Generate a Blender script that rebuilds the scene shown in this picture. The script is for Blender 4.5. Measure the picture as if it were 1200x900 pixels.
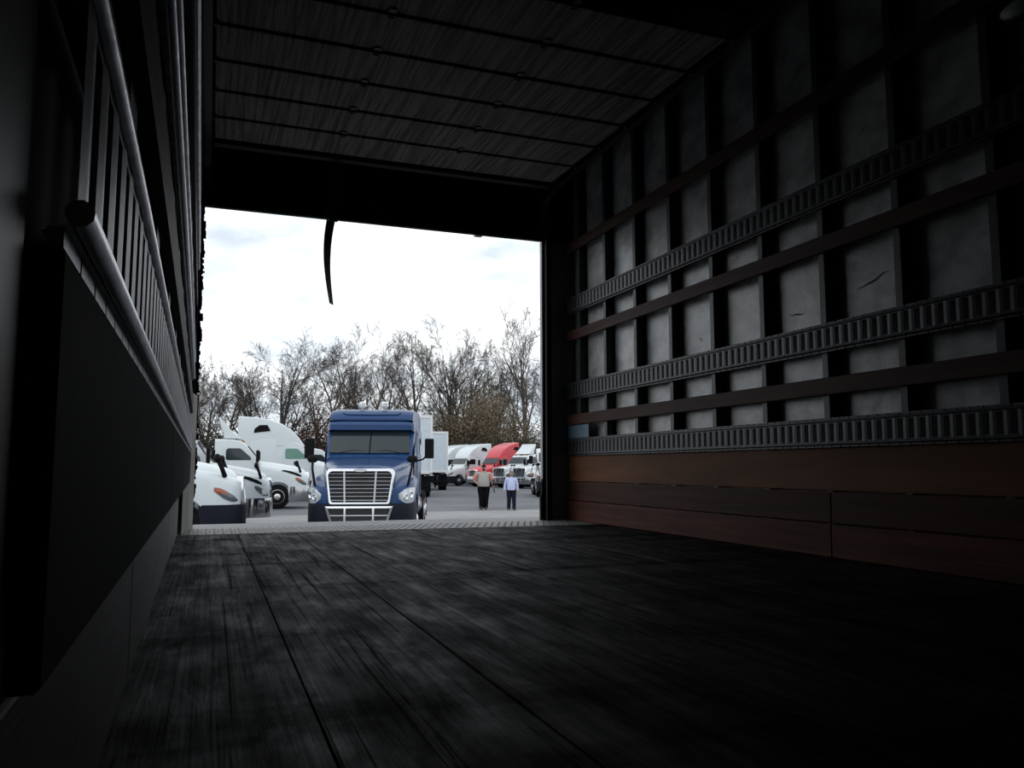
import bpy, math, random
from mathutils import Vector, Matrix, Quaternion
R = math.radians
scene = bpy.context.scene
COL = scene.collection
for o in list(bpy.data.objects):
    bpy.data.objects.remove(o)

# ------------------------------------------------------------------ camera
cam_d = bpy.data.cameras.new('camera')
cam = bpy.data.objects.new('camera', cam_d)
COL.objects.link(cam)
cam.location = (0, 0, 0.37)
cam.rotation_euler = (R(90 + 5.89), 0, R(-20.39))
cam_d.sensor_width = 36
cam_d.lens = 36 * 950 / 1200
cam_d.clip_start = 0.01
cam_d.clip_end = 500
scene.camera = cam

# ------------------------------------------------------------------ sky, daylight, exposure
GROUND = -1.31
world = bpy.data.worlds.new('overcast_sky')
scene.world = world
world.use_nodes = True
wn, wl = world.node_tree.nodes, world.node_tree.links
wn.clear()
w_out = wn.new('ShaderNodeOutputWorld')
w_bg = wn.new('ShaderNodeBackground')
w_bg.inputs['Strength'].default_value = 1.72
w_tc = wn.new('ShaderNodeTexCoord')
w_map = wn.new('ShaderNodeMapping')
w_map.inputs['Scale'].default_value = (1.0, 1.0, 3.4)
w_map.inputs['Location'].default_value = (0.3, 0.15, 0.0)
w_n = wn.new('ShaderNodeTexNoise')
w_n.inputs['Scale'].default_value = 6.0
w_n.inputs['Detail'].default_value = 7
w_n.inputs['Roughness'].default_value = 0.55
w_r = wn.new('ShaderNodeValToRGB')
w_r.color_ramp.elements[0].position = 0.34
w_r.color_ramp.elements[0].color = (0.45, 0.51, 0.565, 1)
w_r.color_ramp.elements[1].position = 0.63
w_r.color_ramp.elements[1].color = (0.84, 0.86, 0.88, 1)
wl.new(w_tc.outputs['Generated'], w_map.inputs['Vector'])
wl.new(w_map.outputs['Vector'], w_n.inputs['Vector'])
wl.new(w_n.outputs['Fac'], w_r.inputs['Fac'])
wl.new(w_r.outputs['Color'], w_bg.inputs['Color'])
wl.new(w_bg.outputs['Background'], w_out.inputs['Surface'])

sun_d = bpy.data.lights.new('veiled_sun', 'SUN')
sun_d.energy = 0.3
sun_d.angle = R(50)
sun_d.color = (1.0, 0.98, 0.95)
sun = bpy.data.objects.new('veiled_sun', sun_d)
COL.objects.link(sun)
sun.rotation_euler = (R(38), 0, R(-28))      # high, behind the box, veiled by cloud

vs = scene.view_settings
vs.view_transform = 'Standard'
vs.look = 'None'
vs.exposure = 0.0
vs.gamma = 1.0
vs.use_curve_mapping = False

# ------------------------------------------------------------------ materials
MATS = {}
def mat(name, col, rough=0.6, metal=0.0, var=0.0, scale=6.0, col2=None, stretch=(1, 1, 1),
        bump=0.0, bscale=None, coat=0.0, spec=None, lo=0.35, hi=0.65, detail=5.0, trans=0.0):
    """principled material; colour varies between col and col2 by stretched object-space noise"""
    if name in MATS:
        return MATS[name]
    m = bpy.data.materials.new(name)
    m.use_nodes = True
    nt = m.node_tree
    b = nt.nodes['Principled BSDF']
    b.inputs['Roughness'].default_value = rough
    b.inputs['Metallic'].default_value = metal
    b.inputs['Base Color'].default_value = (*col, 1)
    b.inputs['Coat Weight'].default_value = coat
    if coat and rough > .33: b.inputs['Coat Roughness'].default_value = rough
    if trans:
        b.inputs['Transmission Weight'].default_value = trans
    if spec is not None:
        b.inputs['Specular IOR Level'].default_value = spec
    if var or col2 or bump:
        tc = nt.nodes.new('ShaderNodeTexCoord')
        mp = nt.nodes.new('ShaderNodeMapping')
        mp.inputs['Scale'].default_value = stretch
        nz = nt.nodes.new('ShaderNodeTexNoise')
        nz.inputs['Scale'].default_value = scale
        nz.inputs['Detail'].default_value = detail
        nz.inputs['Roughness'].default_value = 0.62
        nt.links.new(tc.outputs['Object'], mp.inputs['Vector'])
        nt.links.new(mp.outputs['Vector'], nz.inputs['Vector'])
        if var or col2:
            c2 = col2 if col2 else tuple(max(0, c * (1 - var)) for c in col)
            rp = nt.nodes.new('ShaderNodeValToRGB')
            rp.color_ramp.elements[0].position = lo
            rp.color_ramp.elements[0].color = (*c2, 1)
            rp.color_ramp.elements[1].position = hi
            rp.color_ramp.elements[1].color = (*col, 1)
            nt.links.new(nz.outputs['Fac'], rp.inputs['Fac'])
            nt.links.new(rp.outputs['Color'], b.inputs['Base Color'])
        if bump:
            bp = nt.nodes.new('ShaderNodeBump')
            bp.inputs['Strength'].default_value = bump
            bp.inputs['Distance'].default_value = 0.02
            if bscale:
                nb = nt.nodes.new('ShaderNodeTexNoise')
                nb.inputs['Scale'].default_value = bscale
                nb.inputs['Detail'].default_value = 6
                nt.links.new(mp.outputs['Vector'], nb.inputs['Vector'])
                nt.links.new(nb.outputs['Fac'], bp.inputs['Height'])
            else:
                nt.links.new(nz.outputs['Fac'], bp.inputs['Height'])
            nt.links.new(bp.outputs['Normal'], b.inputs['Normal'])
    MATS[name] = m
    return m

def floor_material():
    """worn dark hardwood: long grain, scuffs, scratches, broad cross shadows painted in"""
    m = bpy.data.materials.new('worn_hardwood_floor')
    m.use_nodes = True
    nt = m.node_tree
    N, L = nt.nodes, nt.links
    b = N['Principled BSDF']
    tc = N.new('ShaderNodeTexCoord')
    def noise(st, sc, det=6, rough=0.65, dist=0.0):
        mp = N.new('ShaderNodeMapping'); mp.inputs['Scale'].default_value = st
        nz = N.new('ShaderNodeTexNoise'); nz.inputs['Scale'].default_value = sc
        nz.inputs['Detail'].default_value = det; nz.inputs['Roughness'].default_value = rough
        nz.inputs['Distortion'].default_value = dist
        L.new(tc.outputs['Object'], mp.inputs['Vector']); L.new(mp.outputs['Vector'], nz.inputs['Vector'])
        return nz.outputs['Fac']
    def ramp(src, p0, c0, p1, c1):
        r = N.new('ShaderNodeValToRGB')
        r.color_ramp.elements[0].position = p0; r.color_ramp.elements[0].color = (*c0, 1)
        r.color_ramp.elements[1].position = p1; r.color_ramp.elements[1].color = (*c1, 1)
        L.new(src, r.inputs['Fac']); return r.outputs['Color']
    def mul(a, c, mode='MULTIPLY', f=1.0):
        x = N.new('ShaderNodeMixRGB'); x.blend_type = mode; x.inputs['Fac'].default_value = f
        L.new(a, x.inputs[1]); L.new(c, x.inputs[2]); return x.outputs['Color']
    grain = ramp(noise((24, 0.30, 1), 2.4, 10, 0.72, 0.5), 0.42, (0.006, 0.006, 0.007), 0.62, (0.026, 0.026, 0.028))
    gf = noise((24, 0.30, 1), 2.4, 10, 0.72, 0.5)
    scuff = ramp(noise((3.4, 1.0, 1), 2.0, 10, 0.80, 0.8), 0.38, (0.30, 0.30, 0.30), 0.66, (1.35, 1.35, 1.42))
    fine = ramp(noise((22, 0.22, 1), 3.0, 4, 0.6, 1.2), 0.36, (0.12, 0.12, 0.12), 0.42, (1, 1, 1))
    cross = ramp(noise((0.35, 2.9, 1), 1.5, 4, 0.5), 0.36, (0.30, 0.30, 0.30), 0.50, (1, 1, 1))  # broad dark bands across the planks, shadow painted into the colour
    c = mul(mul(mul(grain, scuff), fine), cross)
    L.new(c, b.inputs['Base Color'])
    rr = ramp(noise((3, 0.9, 1), 3.0, 6, 0.7), 0.35, (0.82, 0.82, 0.82), 0.65, (0.52, 0.52, 0.52))
    L.new(rr, b.inputs['Roughness'])
    sp = ramp(gf, 0.40, (0.05, 0.05, 0.05), 0.66, (0.135, 0.135, 0.142))
    spx = mul(mul(mul(sp, scuff), fine), cross)
    L.new(spx, b.inputs['Specular IOR Level'])
    bp = N.new('ShaderNodeBump'); bp.inputs['Strength'].default_value = 0.5; bp.inputs['Distance'].default_value = 0.006
    L.new(noise((22, 0.8, 1), 3.0, 7, 0.7, 0.7), bp.inputs['Height'])
    L.new(bp.outputs['Normal'], b.inputs['Normal'])
    return m

M_FLOOR = floor_material()
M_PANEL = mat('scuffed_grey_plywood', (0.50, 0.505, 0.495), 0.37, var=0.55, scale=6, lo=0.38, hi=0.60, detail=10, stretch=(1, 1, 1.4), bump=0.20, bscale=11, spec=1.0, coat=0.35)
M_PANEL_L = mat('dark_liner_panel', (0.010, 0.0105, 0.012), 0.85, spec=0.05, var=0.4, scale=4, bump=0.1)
M_POST = mat('galvanised_post', (0.07, 0.074, 0.078), 0.45, 0.3, var=0.35, scale=9, bump=0.05)
M_TRACK = mat('painted_steel_track', (0.036, 0.038, 0.047), 0.42, 0.1, var=0.35, scale=14, bump=0.05)
M_TRACK_LIT = mat('lit_steel_track', (0.26, 0.27, 0.29), 0.42, 0.6, var=0.5, scale=14, bump=0.05)  # lighter copy of the track steel, door-light highlight put into the colour
M_LIP_LIT = mat('lit_worn_steel_lip', (0.55, 0.56, 0.60), 0.32, 0.85, var=0.45, scale=18, bump=0.05)  # worn bare lip, colour brightened to carry the gleam from the doorway
M_DARK = mat('black_recess_steel', (0.012, 0.012, 0.014), 0.7)
M_SLAT = mat('redbrown_wood_slat', (0.085, 0.036, 0.028), 0.6, spec=0.15, var=0.5, scale=5, stretch=(1, 0.25, 6), bump=0.12)
M_PLY = mat('tan_plywood_kick', (0.20, 0.088, 0.042), 0.65, spec=0.15, var=0.35, scale=4, stretch=(1, 0.4, 3), bump=0.1)
M_PLANKB = mat('brown_kick_plank', (0.085, 0.036, 0.026), 0.65, spec=0.15, var=0.5, scale=5, stretch=(1, 0.25, 5), bump=0.15)
M_PLANKR = mat('red_kick_plank', (0.125, 0.044, 0.032), 0.65, spec=0.15, var=0.5, scale=5, stretch=(1, 0.25, 5), bump=0.15)
M_KICKL = mat('worn_dark_kick', (0.035, 0.032, 0.032), 0.6, var=0.6, scale=6, stretch=(1, 0.4, 3), bump=0.2)
M_ROOF = mat('dark_roof_sheet', (0.03, 0.03, 0.03), 0.7, var=0.3)
M_DOORP = mat('water_stained_door_board', (0.30, 0.275, 0.245), 0.75, spec=0.2, col2=(0.135, 0.107, 0.088), scale=2.0, stretch=(30, 0.8, 1), bump=0.3, lo=0.40, hi=0.58, detail=7)
M_STEELD = mat('dark_door_hardware', (0.04, 0.04, 0.045), 0.45, 0.6)
M_RAIL = mat('worn_steel_rail', (0.30, 0.30, 0.31), 0.35, 0.9, var=0.4, scale=12)
M_BLACK = mat('black_frame_paint', (0.006, 0.006, 0.007), 0.7, spec=0.15)
M_EDGE = mat('pale_edge_strip', (0.45, 0.46, 0.47), 0.4)
M_RUBBER = mat('black_rubber', (0.006, 0.006, 0.007), 0.8, spec=0.15)
M_JAMB = mat('grey_corner_post', (0.24, 0.25, 0.27), 0.5, 0.1, var=0.3, scale=5)
M_BOARD = mat('weathered_pale_board', (0.30, 0.29, 0.27), 0.75, var=0.4, scale=5, stretch=(1, 1, 0.4), bump=0.15)
M_PLATE = mat('steel_tread_plate', (0.20, 0.20, 0.197), 0.55, 0.35, var=0.3, scale=9, bump=0.08)
M_WEB = mat('black_webbing', (0.010, 0.010, 0.011), 0.9, bump=0.2, bscale=90)
M_BLUEP = mat('pale_blue_patch', (0.16, 0.25, 0.33), 0.45, var=0.25, scale=7)
M_LENS = mat('milky_lamp_lens', (0.55, 0.60, 0.56), 0.25)
M_ASPH = mat('lot_asphalt', (0.135, 0.142, 0.155), 0.85, var=0.30, scale=0.35, bump=0.15, bscale=30)
M_CONC = mat('pale_concrete', (0.27, 0.27, 0.27), 0.85, var=0.22, scale=1.3, bump=0.1, bscale=20)
M_GRASS = mat('dry_verge', (0.085, 0.070, 0.042), 0.95, var=0.5, scale=0.5)

# ------------------------------------------------------------------ mesh helpers
class MB:
    def __init__(s):
        s.v = []; s.f = []
    def add(s, vs, fs):
        o = len(s.v)
        s.v += [tuple(p) for p in vs]
        s.f += [tuple(i + o for i in f) for f in fs]
        return s
    def box(s, x0, x1, y0, y1, z0, z1):
        return s.add([(x0, y0, z0), (x1, y0, z0), (x1, y1, z0), (x0, y1, z0), (x0, y0, z1), (x1, y0, z1), (x1, y1, z1), (x0, y1, z1)],
                     [(3, 2, 1, 0), (4, 5, 6, 7), (0, 1, 5, 4), (1, 2, 6, 5), (2, 3, 7, 6), (3, 0, 4, 7)])
    def prism(s, poly, axis, a, b):
        """poly of 2D points in the two remaining axes, extruded along axis from a to b"""
        n = len(poly)
        def P(u, w, t):
            return {'x': (t, u, w), 'y': (u, t, w), 'z': (u, w, t)}[axis]
        vs = [P(u, w, a) for u, w in poly] + [P(u, w, b) for u, w in poly]
        fs = [tuple(range(n))[::-1], tuple(range(n, 2 * n))] + [(i, (i + 1) % n, n + (i + 1) % n, n + i) for i in range(n)]
        return s.add(vs, fs)
    def tube(s, pts, rad, n=6, cap=True):
        pts = [Vector(p) for p in pts]
        rs = rad if isinstance(rad, (list, tuple)) else [rad] * len(pts)
        vs = []; fs = []
        a = None
        for i, p in enumerate(pts):
            d = (pts[min(i + 1, len(pts) - 1)] - pts[max(i - 1, 0)]).normalized()
            a = d.orthogonal() if a is None else a - d * a.dot(d)
            a.normalize(); b = d.cross(a)
            for k in range(n):
                t = 2 * math.pi * k / n
                vs.append(p + (a * math.cos(t) + b * math.sin(t)) * rs[i])
        for i in range(len(pts) - 1):
            for k in range(n):
                fs.append((i * n + k, i * n + (k + 1) % n, (i + 1) * n + (k + 1) % n, (i + 1) * n + k))
        if cap:
            fs.append(tuple(range(n))[::-1]); fs.append(tuple(range((len(pts) - 1) * n, len(pts) * n)))
        return s.add(vs, fs)
    def lathe(s, prof, axis='y', c=(0, 0, 0), n=24):
        """prof of (radius, offset along axis)"""
        vs = []; fs = []
        for r, t in prof:
            for k in range(n):
                a = 2 * math.pi * k / n
                u, w = r * math.cos(a), r * math.sin(a)
                q = {'x': (t, u, w), 'y': (u, t, w), 'z': (u, w, t)}[axis]
                vs.append((c[0] + q[0], c[1] + q[1], c[2] + q[2]))
        for i in range(len(prof) - 1):
            for k in range(n):
                fs.append((i * n + k, i * n + (k + 1) % n, (i + 1) * n + (k + 1) % n, (i + 1) * n + k))
        fs.append(tuple(range(n))[::-1]); fs.append(tuple(range((len(prof) - 1) * n, len(prof) * n)))
        return s.add(vs, fs)
    def loft(s, secs, closed=False, cap=True):
        n = len(secs[0]); vs = [p for q in secs for p in q]; fs = []
        for i in range(len(secs) - 1):
            for k in range(n if closed else n - 1):
                fs.append((i * n + k, i * n + (k + 1) % n, (i + 1) * n + (k + 1) % n, (i + 1) * n + k))
        if cap:
            fs.append(tuple(range(n))[::-1]); fs.append(tuple(range((len(secs) - 1) * n, len(secs) * n)))
        return s.add(vs, fs)
    def ball(s, c, r, nu=12, nv=8):
        rx, ry, rz = r if isinstance(r, tuple) else (r, r, r)
        vs = [(c[0], c[1], c[2] + rz)]; fs = []
        for j in range(1, nv):
            t = math.pi * j / nv
            for i in range(nu):
                a = 2 * math.pi * i / nu
                vs.append((c[0] + rx * math.sin(t) * math.cos(a), c[1] + ry * math.sin(t) * math.sin(a), c[2] + rz * math.cos(t)))
        vs.append((c[0], c[1], c[2] - rz))
        for i in range(nu):
            fs.append((0, 1 + i, 1 + (i + 1) % nu))
            for j in range(nv - 2):
                a = 1 + j * nu
                fs.append((a + i, a + nu + i, a + nu + (i + 1) % nu, a + (i + 1) % nu))
            a = 1 + (nv - 2) * nu
            fs.append((a + i, len(vs) - 1, a + (i + 1) % nu))
        return s.add(vs, fs)
    def mesh(s, name, m, smooth=None):
        me = bpy.data.meshes.new(name)
        me.from_pydata(s.v, [], s.f)
        me.validate(); me.update()
        import bmesh
        bm = bmesh.new(); bm.from_mesh(me)
        bmesh.ops.recalc_face_normals(bm, faces=bm.faces)
        bm.to_mesh(me); bm.free()
        if m: me.materials.append(m)
        if smooth is not None:
            me.shade_smooth()
            me.set_sharp_from_angle(angle=R(smooth))
        return me
    def build(s, name, m, parent=None, smooth=None):
        return place(s.mesh(name, m, smooth), name, parent)

def place(me, name, parent=None, loc=None):
    o = bpy.data.objects.new(name, me)
    COL.objects.link(o)
    if parent: o.parent = parent
    if loc: o.location = loc
    return o
def empty(name, loc=(0, 0, 0), rz=0.0):
    o = bpy.data.objects.new(name, None)
    COL.objects.link(o)
    o.location = loc; o.rotation_euler = (0, 0, rz)
    o.empty_display_size = 0.2
    return o
def tag(o, label=None, cat=None, group=None, kind=None):
    if label: o['label'] = label
    if cat: o['category'] = cat
    if group: o['group'] = group
    if kind: o['kind'] = kind
    return o
def bevel(o, w, seg=2):
    md = o.modifiers.new('bevel', 'BEVEL'); md.width = w; md.segments = seg; md.limit_method = 'ANGLE'
    return o

# ------------------------------------------------------------------ cargo box: floor
XR, XL, Y0, Y1, ZC = 2.42, -0.085, -1.6, 5.36, 2.55
floor = tag(empty('floor'), 'worn dark hardwood plank floor of the cargo box', None, None, 'structure')
edges = [-0.155, 0.165, 0.475, 0.785, 1.095, 1.405, 1.715, 2.03, 2.48]
rnd = random.Random(4)
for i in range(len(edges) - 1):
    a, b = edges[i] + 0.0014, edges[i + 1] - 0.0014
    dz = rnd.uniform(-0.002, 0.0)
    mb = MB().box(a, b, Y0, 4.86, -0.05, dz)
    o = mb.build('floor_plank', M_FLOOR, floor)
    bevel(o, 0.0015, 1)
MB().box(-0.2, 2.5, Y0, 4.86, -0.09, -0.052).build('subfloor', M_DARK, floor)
MB().box(-0.2, 2.5, 4.85, 5.7, -0.12, -0.022).build('sill_beam', M_DARK, floor)
# steel tread plate at the rear sill, raised bars in rows
tp = MB().box(-0.16, 2.48, 4.868, 5.74, -0.02, 0.0)
o = tp.build('tread_plate', M_PLATE, floor)
tb = MB()
for j in range(7):
    y = 4.905 + j * 0.058
    for i in range(58):
        x = -0.14 + i * 0.0455 + (0.022 if j % 2 else 0)
        s_ = 1 if j % 2 else -1
        tb.add([(x - .011, y - .008 * s_ - .004, 0), (x + .011, y + .008 * s_ - .004, 0), (x + .011, y + .008 * s_ + .004, 0), (x - .011, y - .008 * s_ + .004, 0), (x, y, .0035)],
               [(0, 1, 4), (1, 2, 4), (2, 3, 4), (3, 0, 4)])
tag(tb.build('tread_bumps', M_PLATE, floor), kind='stuff')

# ------------------------------------------------------------------ cargo box: walls
def cargo_track(parent, face, sg, zmid, y0, y1, m=M_TRACK, h=0.122):
    """horizontal logistic track: raised plate with upright slots, lipped flanges; sg = +1 when the wall lies towards +x"""
    mb = MB()
    X = lambda d: face + sg * d
    zt, zb = zmid + h / 2, zmid - h / 2
    st, sb = zmid + 0.037, zmid - 0.037
    pitch, sw = 0.0508, 0.023
    n = int((y1 - y0) / pitch)
    for i in range(n):
        a = y0 + i * pitch; b = a + pitch - sw; c = a + pitch; mid = (a + b) / 2
        q = lambda ya, yb, za, zb_, d0=0.0, d1=0.0: mb.add([(X(d0), ya, za), (X(d1), yb, za), (X(d1), yb, zb_), (X(d0), ya, zb_)], [(0, 1, 2, 3)])
        for za, zb_ in ((zb + .014, sb), (sb, st), (st, zt - .014)):       # bar, slightly crowned
            q(a, mid, za, zb_, 0.004, 0.003); q(mid, b, za, zb_, 0.003, 0.004)
        q(b, c, zb + .014, sb, 0.004, 0.004); q(b, c, st, zt - .014, 0.004, 0.004)
        # slot reveal
        mb.add([(X(.004), b, sb), (X(.007), b, sb), (X(.007), b, st), (X(.004), b, st)], [(0, 1, 2, 3)])
        mb.add([(X(.004), c, sb), (X(.007), c, sb), (X(.007), c, st), (X(.004), c, st)], [(0, 1, 2, 3)])
        mb.add([(X(.004), b, sb), (X(.007), b, sb), (X(.007), c, sb), (X(.004), c, sb)], [(0, 1, 2, 3)])
        mb.add([(X(.004), b, st), (X(.007), b, st), (X(.007), c, st), (X(.004), c, st)], [(0, 1, 2, 3)])
        # scalloped flange tabs
        for s_ in (1, -1):
            ze = zmid + s_ * h / 2
            mb.box(min(X(.008), X(.014)), max(X(.008), X(.014)), a, a + 0.046, min(ze, ze - s_ * .008), max(ze, ze - s_ * .008))
    ye = y0 + n * pitch
    lips = []
    for s_ in (1, -1):                                                       # sloping lips
        ze = zmid + s_ * (h / 2 - .014)
        lips.append(MB().tube([(X(.003), y0, ze), (X(.003), ye, ze)], .0055, 10))
        mb.add([(X(.006), y0, ze + s_ * .004), (X(.006), ye, ze + s_ * .004), (X(.016), ye, ze + s_ * .008), (X(.016), y0, ze + s_ * .008)], [(0, 1, 2, 3)])
    o = mb.build('cargo_track', m, parent, 50)
    for l_ in lips: l_.build('track_lip', M_LIP_LIT if sg < 0 else m, o, 50)
    bk = MB().box(min(X(.0225), X(.028)), max(X(.0225), X(.028)), y0, ye, zb + .004, zt - .004)
    bk.build('track_backing', M_DARK, o)
    return o

def box_x(mb, face, sg, d0, d1, ya, yb, za, zb):
    a, b = face + sg * d0, face + sg * d1
    return mb.box(min(a, b), max(a, b), ya, yb, za, zb)

REC = 0.058
wall_r = tag(empty('wall_right'), 'ribbed plywood wall with slotted steel tracks and wood slats', None, None, 'structure')
posts_r = [5.161 - 0.4065 * i for i in range(-1, 17)]
pn = None
for i in range(len(posts_r) - 1):
    ya, yb = posts_r[i + 1], posts_r[i]
    ya, yb = max(ya, Y0), min(yb, Y1 + .05)
    if yb - ya < 0.02: continue
    o = box_x(MB(), XR, 1, REC, REC + .012, ya + .002, yb - .002, 0.0, ZC).build('wall_panel', M_PANEL, wall_r)
for y in posts_r:
    if y > Y1: continue
    mb = MB()
    box_x(mb, XR, 1, 0.002, REC, y - .019, y + .019, 0.0, ZC)
    box_x(mb, XR, 1, REC - .006, REC, y - .036, y + .036, 0.0, ZC)
    bevel(mb.build('wall_post', M_POST, wall_r), 0.003, 1)
for z in (0.515, 0.913, 1.532):
    cargo_track(wall_r, XR - .022, 1, z, Y0 + .02, 5.335)
for z0, z1 in ((0.672, 0.745), (1.279, 1.35), (1.925, 1.998)):
    o = box_x(MB(), XR, 1, -.016, .001, Y0 + .02, 5.335, z0, z1).build('wood_slat', M_SLAT, wall_r); bevel(o, .003, 1)
for (z0, z1, m) in ((0.002, 0.138, M_PLANKR), (0.142, 0.271, M_PLANKB), (0.275, 0.452, M_PLY)):
    for ya, yb in (((Y0 + .02, 5.335),) if m is M_PLY else ((Y0 + .02, 2.712), (2.7145, 5.335))):
        d = {M_PLANKR: -.010, M_PLANKB: -.006, M_PLY: 0.0}[m]
        o = box_x(MB(), XR, 1, d, .03, ya, yb, z0, z1).build('kick_plank', m, wall_r); bevel(o, .003, 1)
o = box_x(MB(), XR, 1, -.005, .001, 5.00, 5.335, 0.578, 0.668).build('patch_plate', M_BLUEP, wall_r)
o['label'] = 'pale blue patch plate'
# cracks in two plywood panels: thin raised splinters
for (yc, zc, ln, tilt) in ((2.50, 1.12, .17, -.25), (2.95, 1.06, .10, .1), (3.72, 1.06, .035, .8), (3.35, 0.93, .12, .06)):
    pts = []
    r2 = random.Random(int(yc * 100))
    for k in range(9):
        t = k / 8 - .5
        pts.append((yc + t * ln, zc + t * ln * tilt + r2.uniform(-.005, .005)))
    mb = MB()
    for k in range(8):
        (a, za), (b, zb) = pts[k], pts[k + 1]
        w = .0035 * (1 - abs(k - 3.5) / 5)
        x0, x1 = XR + REC - .003, XR + REC + .001
        mb.add([(x0, a, za - w), (x0, b, zb - w), (x0, b, zb + w), (x0, a, za + w)], [(0, 1, 2, 3)])
    mb.build('split_crack', M_DARK, wall_r)

XL = -0.060
wall_l = tag(empty('wall_left', (0, 0, 0), R(0.55)), 'ribbed left wall with slotted steel tracks and dark liner', None, None, 'structure')
posts_l = [0.285 + 0.4065 * i for i in range(-5, 14)]
for i in range(len(posts_l) - 1):
    ya, yb = max(posts_l[i], Y0), min(posts_l[i + 1], Y1 + .05)
    if yb - ya < .02: continue
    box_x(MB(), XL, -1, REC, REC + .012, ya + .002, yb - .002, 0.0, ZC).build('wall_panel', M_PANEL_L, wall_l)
for y in posts_l:
    if y > 5.0 or y < Y0: continue
    mb = MB()
    box_x(mb, XL, -1, 0.0, REC, y - .035, y + .035, 0.0 if y < .35 else 0.292, ZC)
    bevel(mb.build('wall_post', M_POST, wall_l), 0.003, 1)
for z in (0.515, 0.913, 1.532):
    cargo_track(wall_l, XL + .016, -1, z, 0.345, 4.86, M_TRACK_LIT)
for z0, z1 in ((0.672, 0.745), (1.279, 1.35), (1.925, 1.998)):
    o = box_x(MB(), XL, -1, -.012, .001, 0.36, 4.86, z0, z1).build('wood_slat', M_SLAT, wall_l)
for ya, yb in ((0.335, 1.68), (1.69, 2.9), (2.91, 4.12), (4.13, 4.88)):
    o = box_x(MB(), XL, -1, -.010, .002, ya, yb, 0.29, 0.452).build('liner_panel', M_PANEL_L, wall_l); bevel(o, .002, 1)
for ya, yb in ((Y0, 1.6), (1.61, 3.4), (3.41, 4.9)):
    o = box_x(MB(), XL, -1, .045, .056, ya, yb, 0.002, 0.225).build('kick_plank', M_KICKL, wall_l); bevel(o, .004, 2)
# pale board lining the left door post
mb = MB().prism([(-0.085, 4.93), (-0.030, 5.31), (-0.055, 5.315), (-0.110, 4.935)], 'z', 0.0, 0.81)
bevel(mb.build('lining_board', M_BOARD, wall_l), .003, 1)

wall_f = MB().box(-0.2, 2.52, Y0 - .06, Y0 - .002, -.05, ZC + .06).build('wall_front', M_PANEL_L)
tag(wall_f, 'dark front bulkhead of the cargo box', None, None, 'structure')

ceil = tag(empty('ceiling'), 'dark sheet metal roof on steel bows', None, None, 'structure')
MB().box(-0.2, 2.52, Y0 - .05, 5.5, ZC + .001, ZC + .03).build('roof_sheet', M_ROOF, ceil)
for i in range(12):
    y = -1.4 + i * .56
    if y < 5.2:
        bevel(MB().box(-0.13, 2.47, y - .02, y + .02, ZC - .035, ZC).build('roof_bow', M_ROOF, ceil), .003, 1)

# rear frame: header, posts, seals
wall_b = tag(empty('wall_back'), 'dark steel rear door frame with header and corner posts', None, None, 'structure')
bevel(MB().box(-0.16, 2.50, 5.365, 5.41, 2.026, ZC + .03).build('header_beam', M_BLACK, wall_b), .003, 1)
bevel(MB().box(2.278, 2.50, 5.345, 5.41, 0.0, 2.024).build('corner_post', M_JAMB, wall_b), .004, 2)
bevel(MB().box(2.236, 2.274, 5.30, 5.33, 0.0, 2.30).build('door_guide', M_BLACK, wall_b), .003, 1)
MB().box(2.237, 2.276, 5.365, 5.405, 0.0, 2.024).build('door_jamb', M_BLACK, wall_b)
MB().box(2.230, 2.2365, 5.375, 5.412, 0.24, 2.02).build('edge_strip', M_EDGE, wall_b)
bevel(MB().box(-0.20, -0.100, 5.365, 5.41, 0.0, 2.024).build('corner_post', M_BLACK, wall_b), .004, 1)
# ragged weather seals
def seal(x_base, sg, y, z0, z1, seed, amp):
    r3 = random.Random(seed)
    pts = []; z = z0
    while z < z1:
        w = .024 + r3.uniform(-amp, amp)
        pts.append((x_base + sg * w, z)); z += r3.uniform(.010, .028)
        pts.append((x_base + sg * (w + r3.uniform(-.004, .004)), min(z, z1)))
    mb = MB()
    for k in range(len(pts) - 1):
        (xa, za), (xb, zb) = pts[k], pts[k + 1]
        if zb - za < 1e-4: zb = za + .001
        mb.add([(x_base, y, za), (xa, y, za), (xb, y, zb), (x_base, y, zb), (x_base, y + .012, za), (xa, y + .012, za), (xb, y + .012, zb), (x_base, y + .012, zb)],
               [(0, 1, 2, 3), (7, 6, 5, 4), (1, 5, 6, 2)])
    return mb.build('weather_seal', M_RUBBER, wall_b)
seal(-0.101, 1, 5.40, 0.0, 2.024, 3, .009)
mb = MB().prism([(2.236, 0.0), (2.236, .32), (2.224, .26), (2.226, .2), (2.216, .16), (2.217, 0)], 'y', 5.37, 5.40)
mb.build('weather_seal', M_RUBBER, wall_b)
MB().box(1.72, 1.775, 5.38, 5.42, 2.017, 2.0255).build('header_clip', M_EDGE, wall_b)

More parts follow.
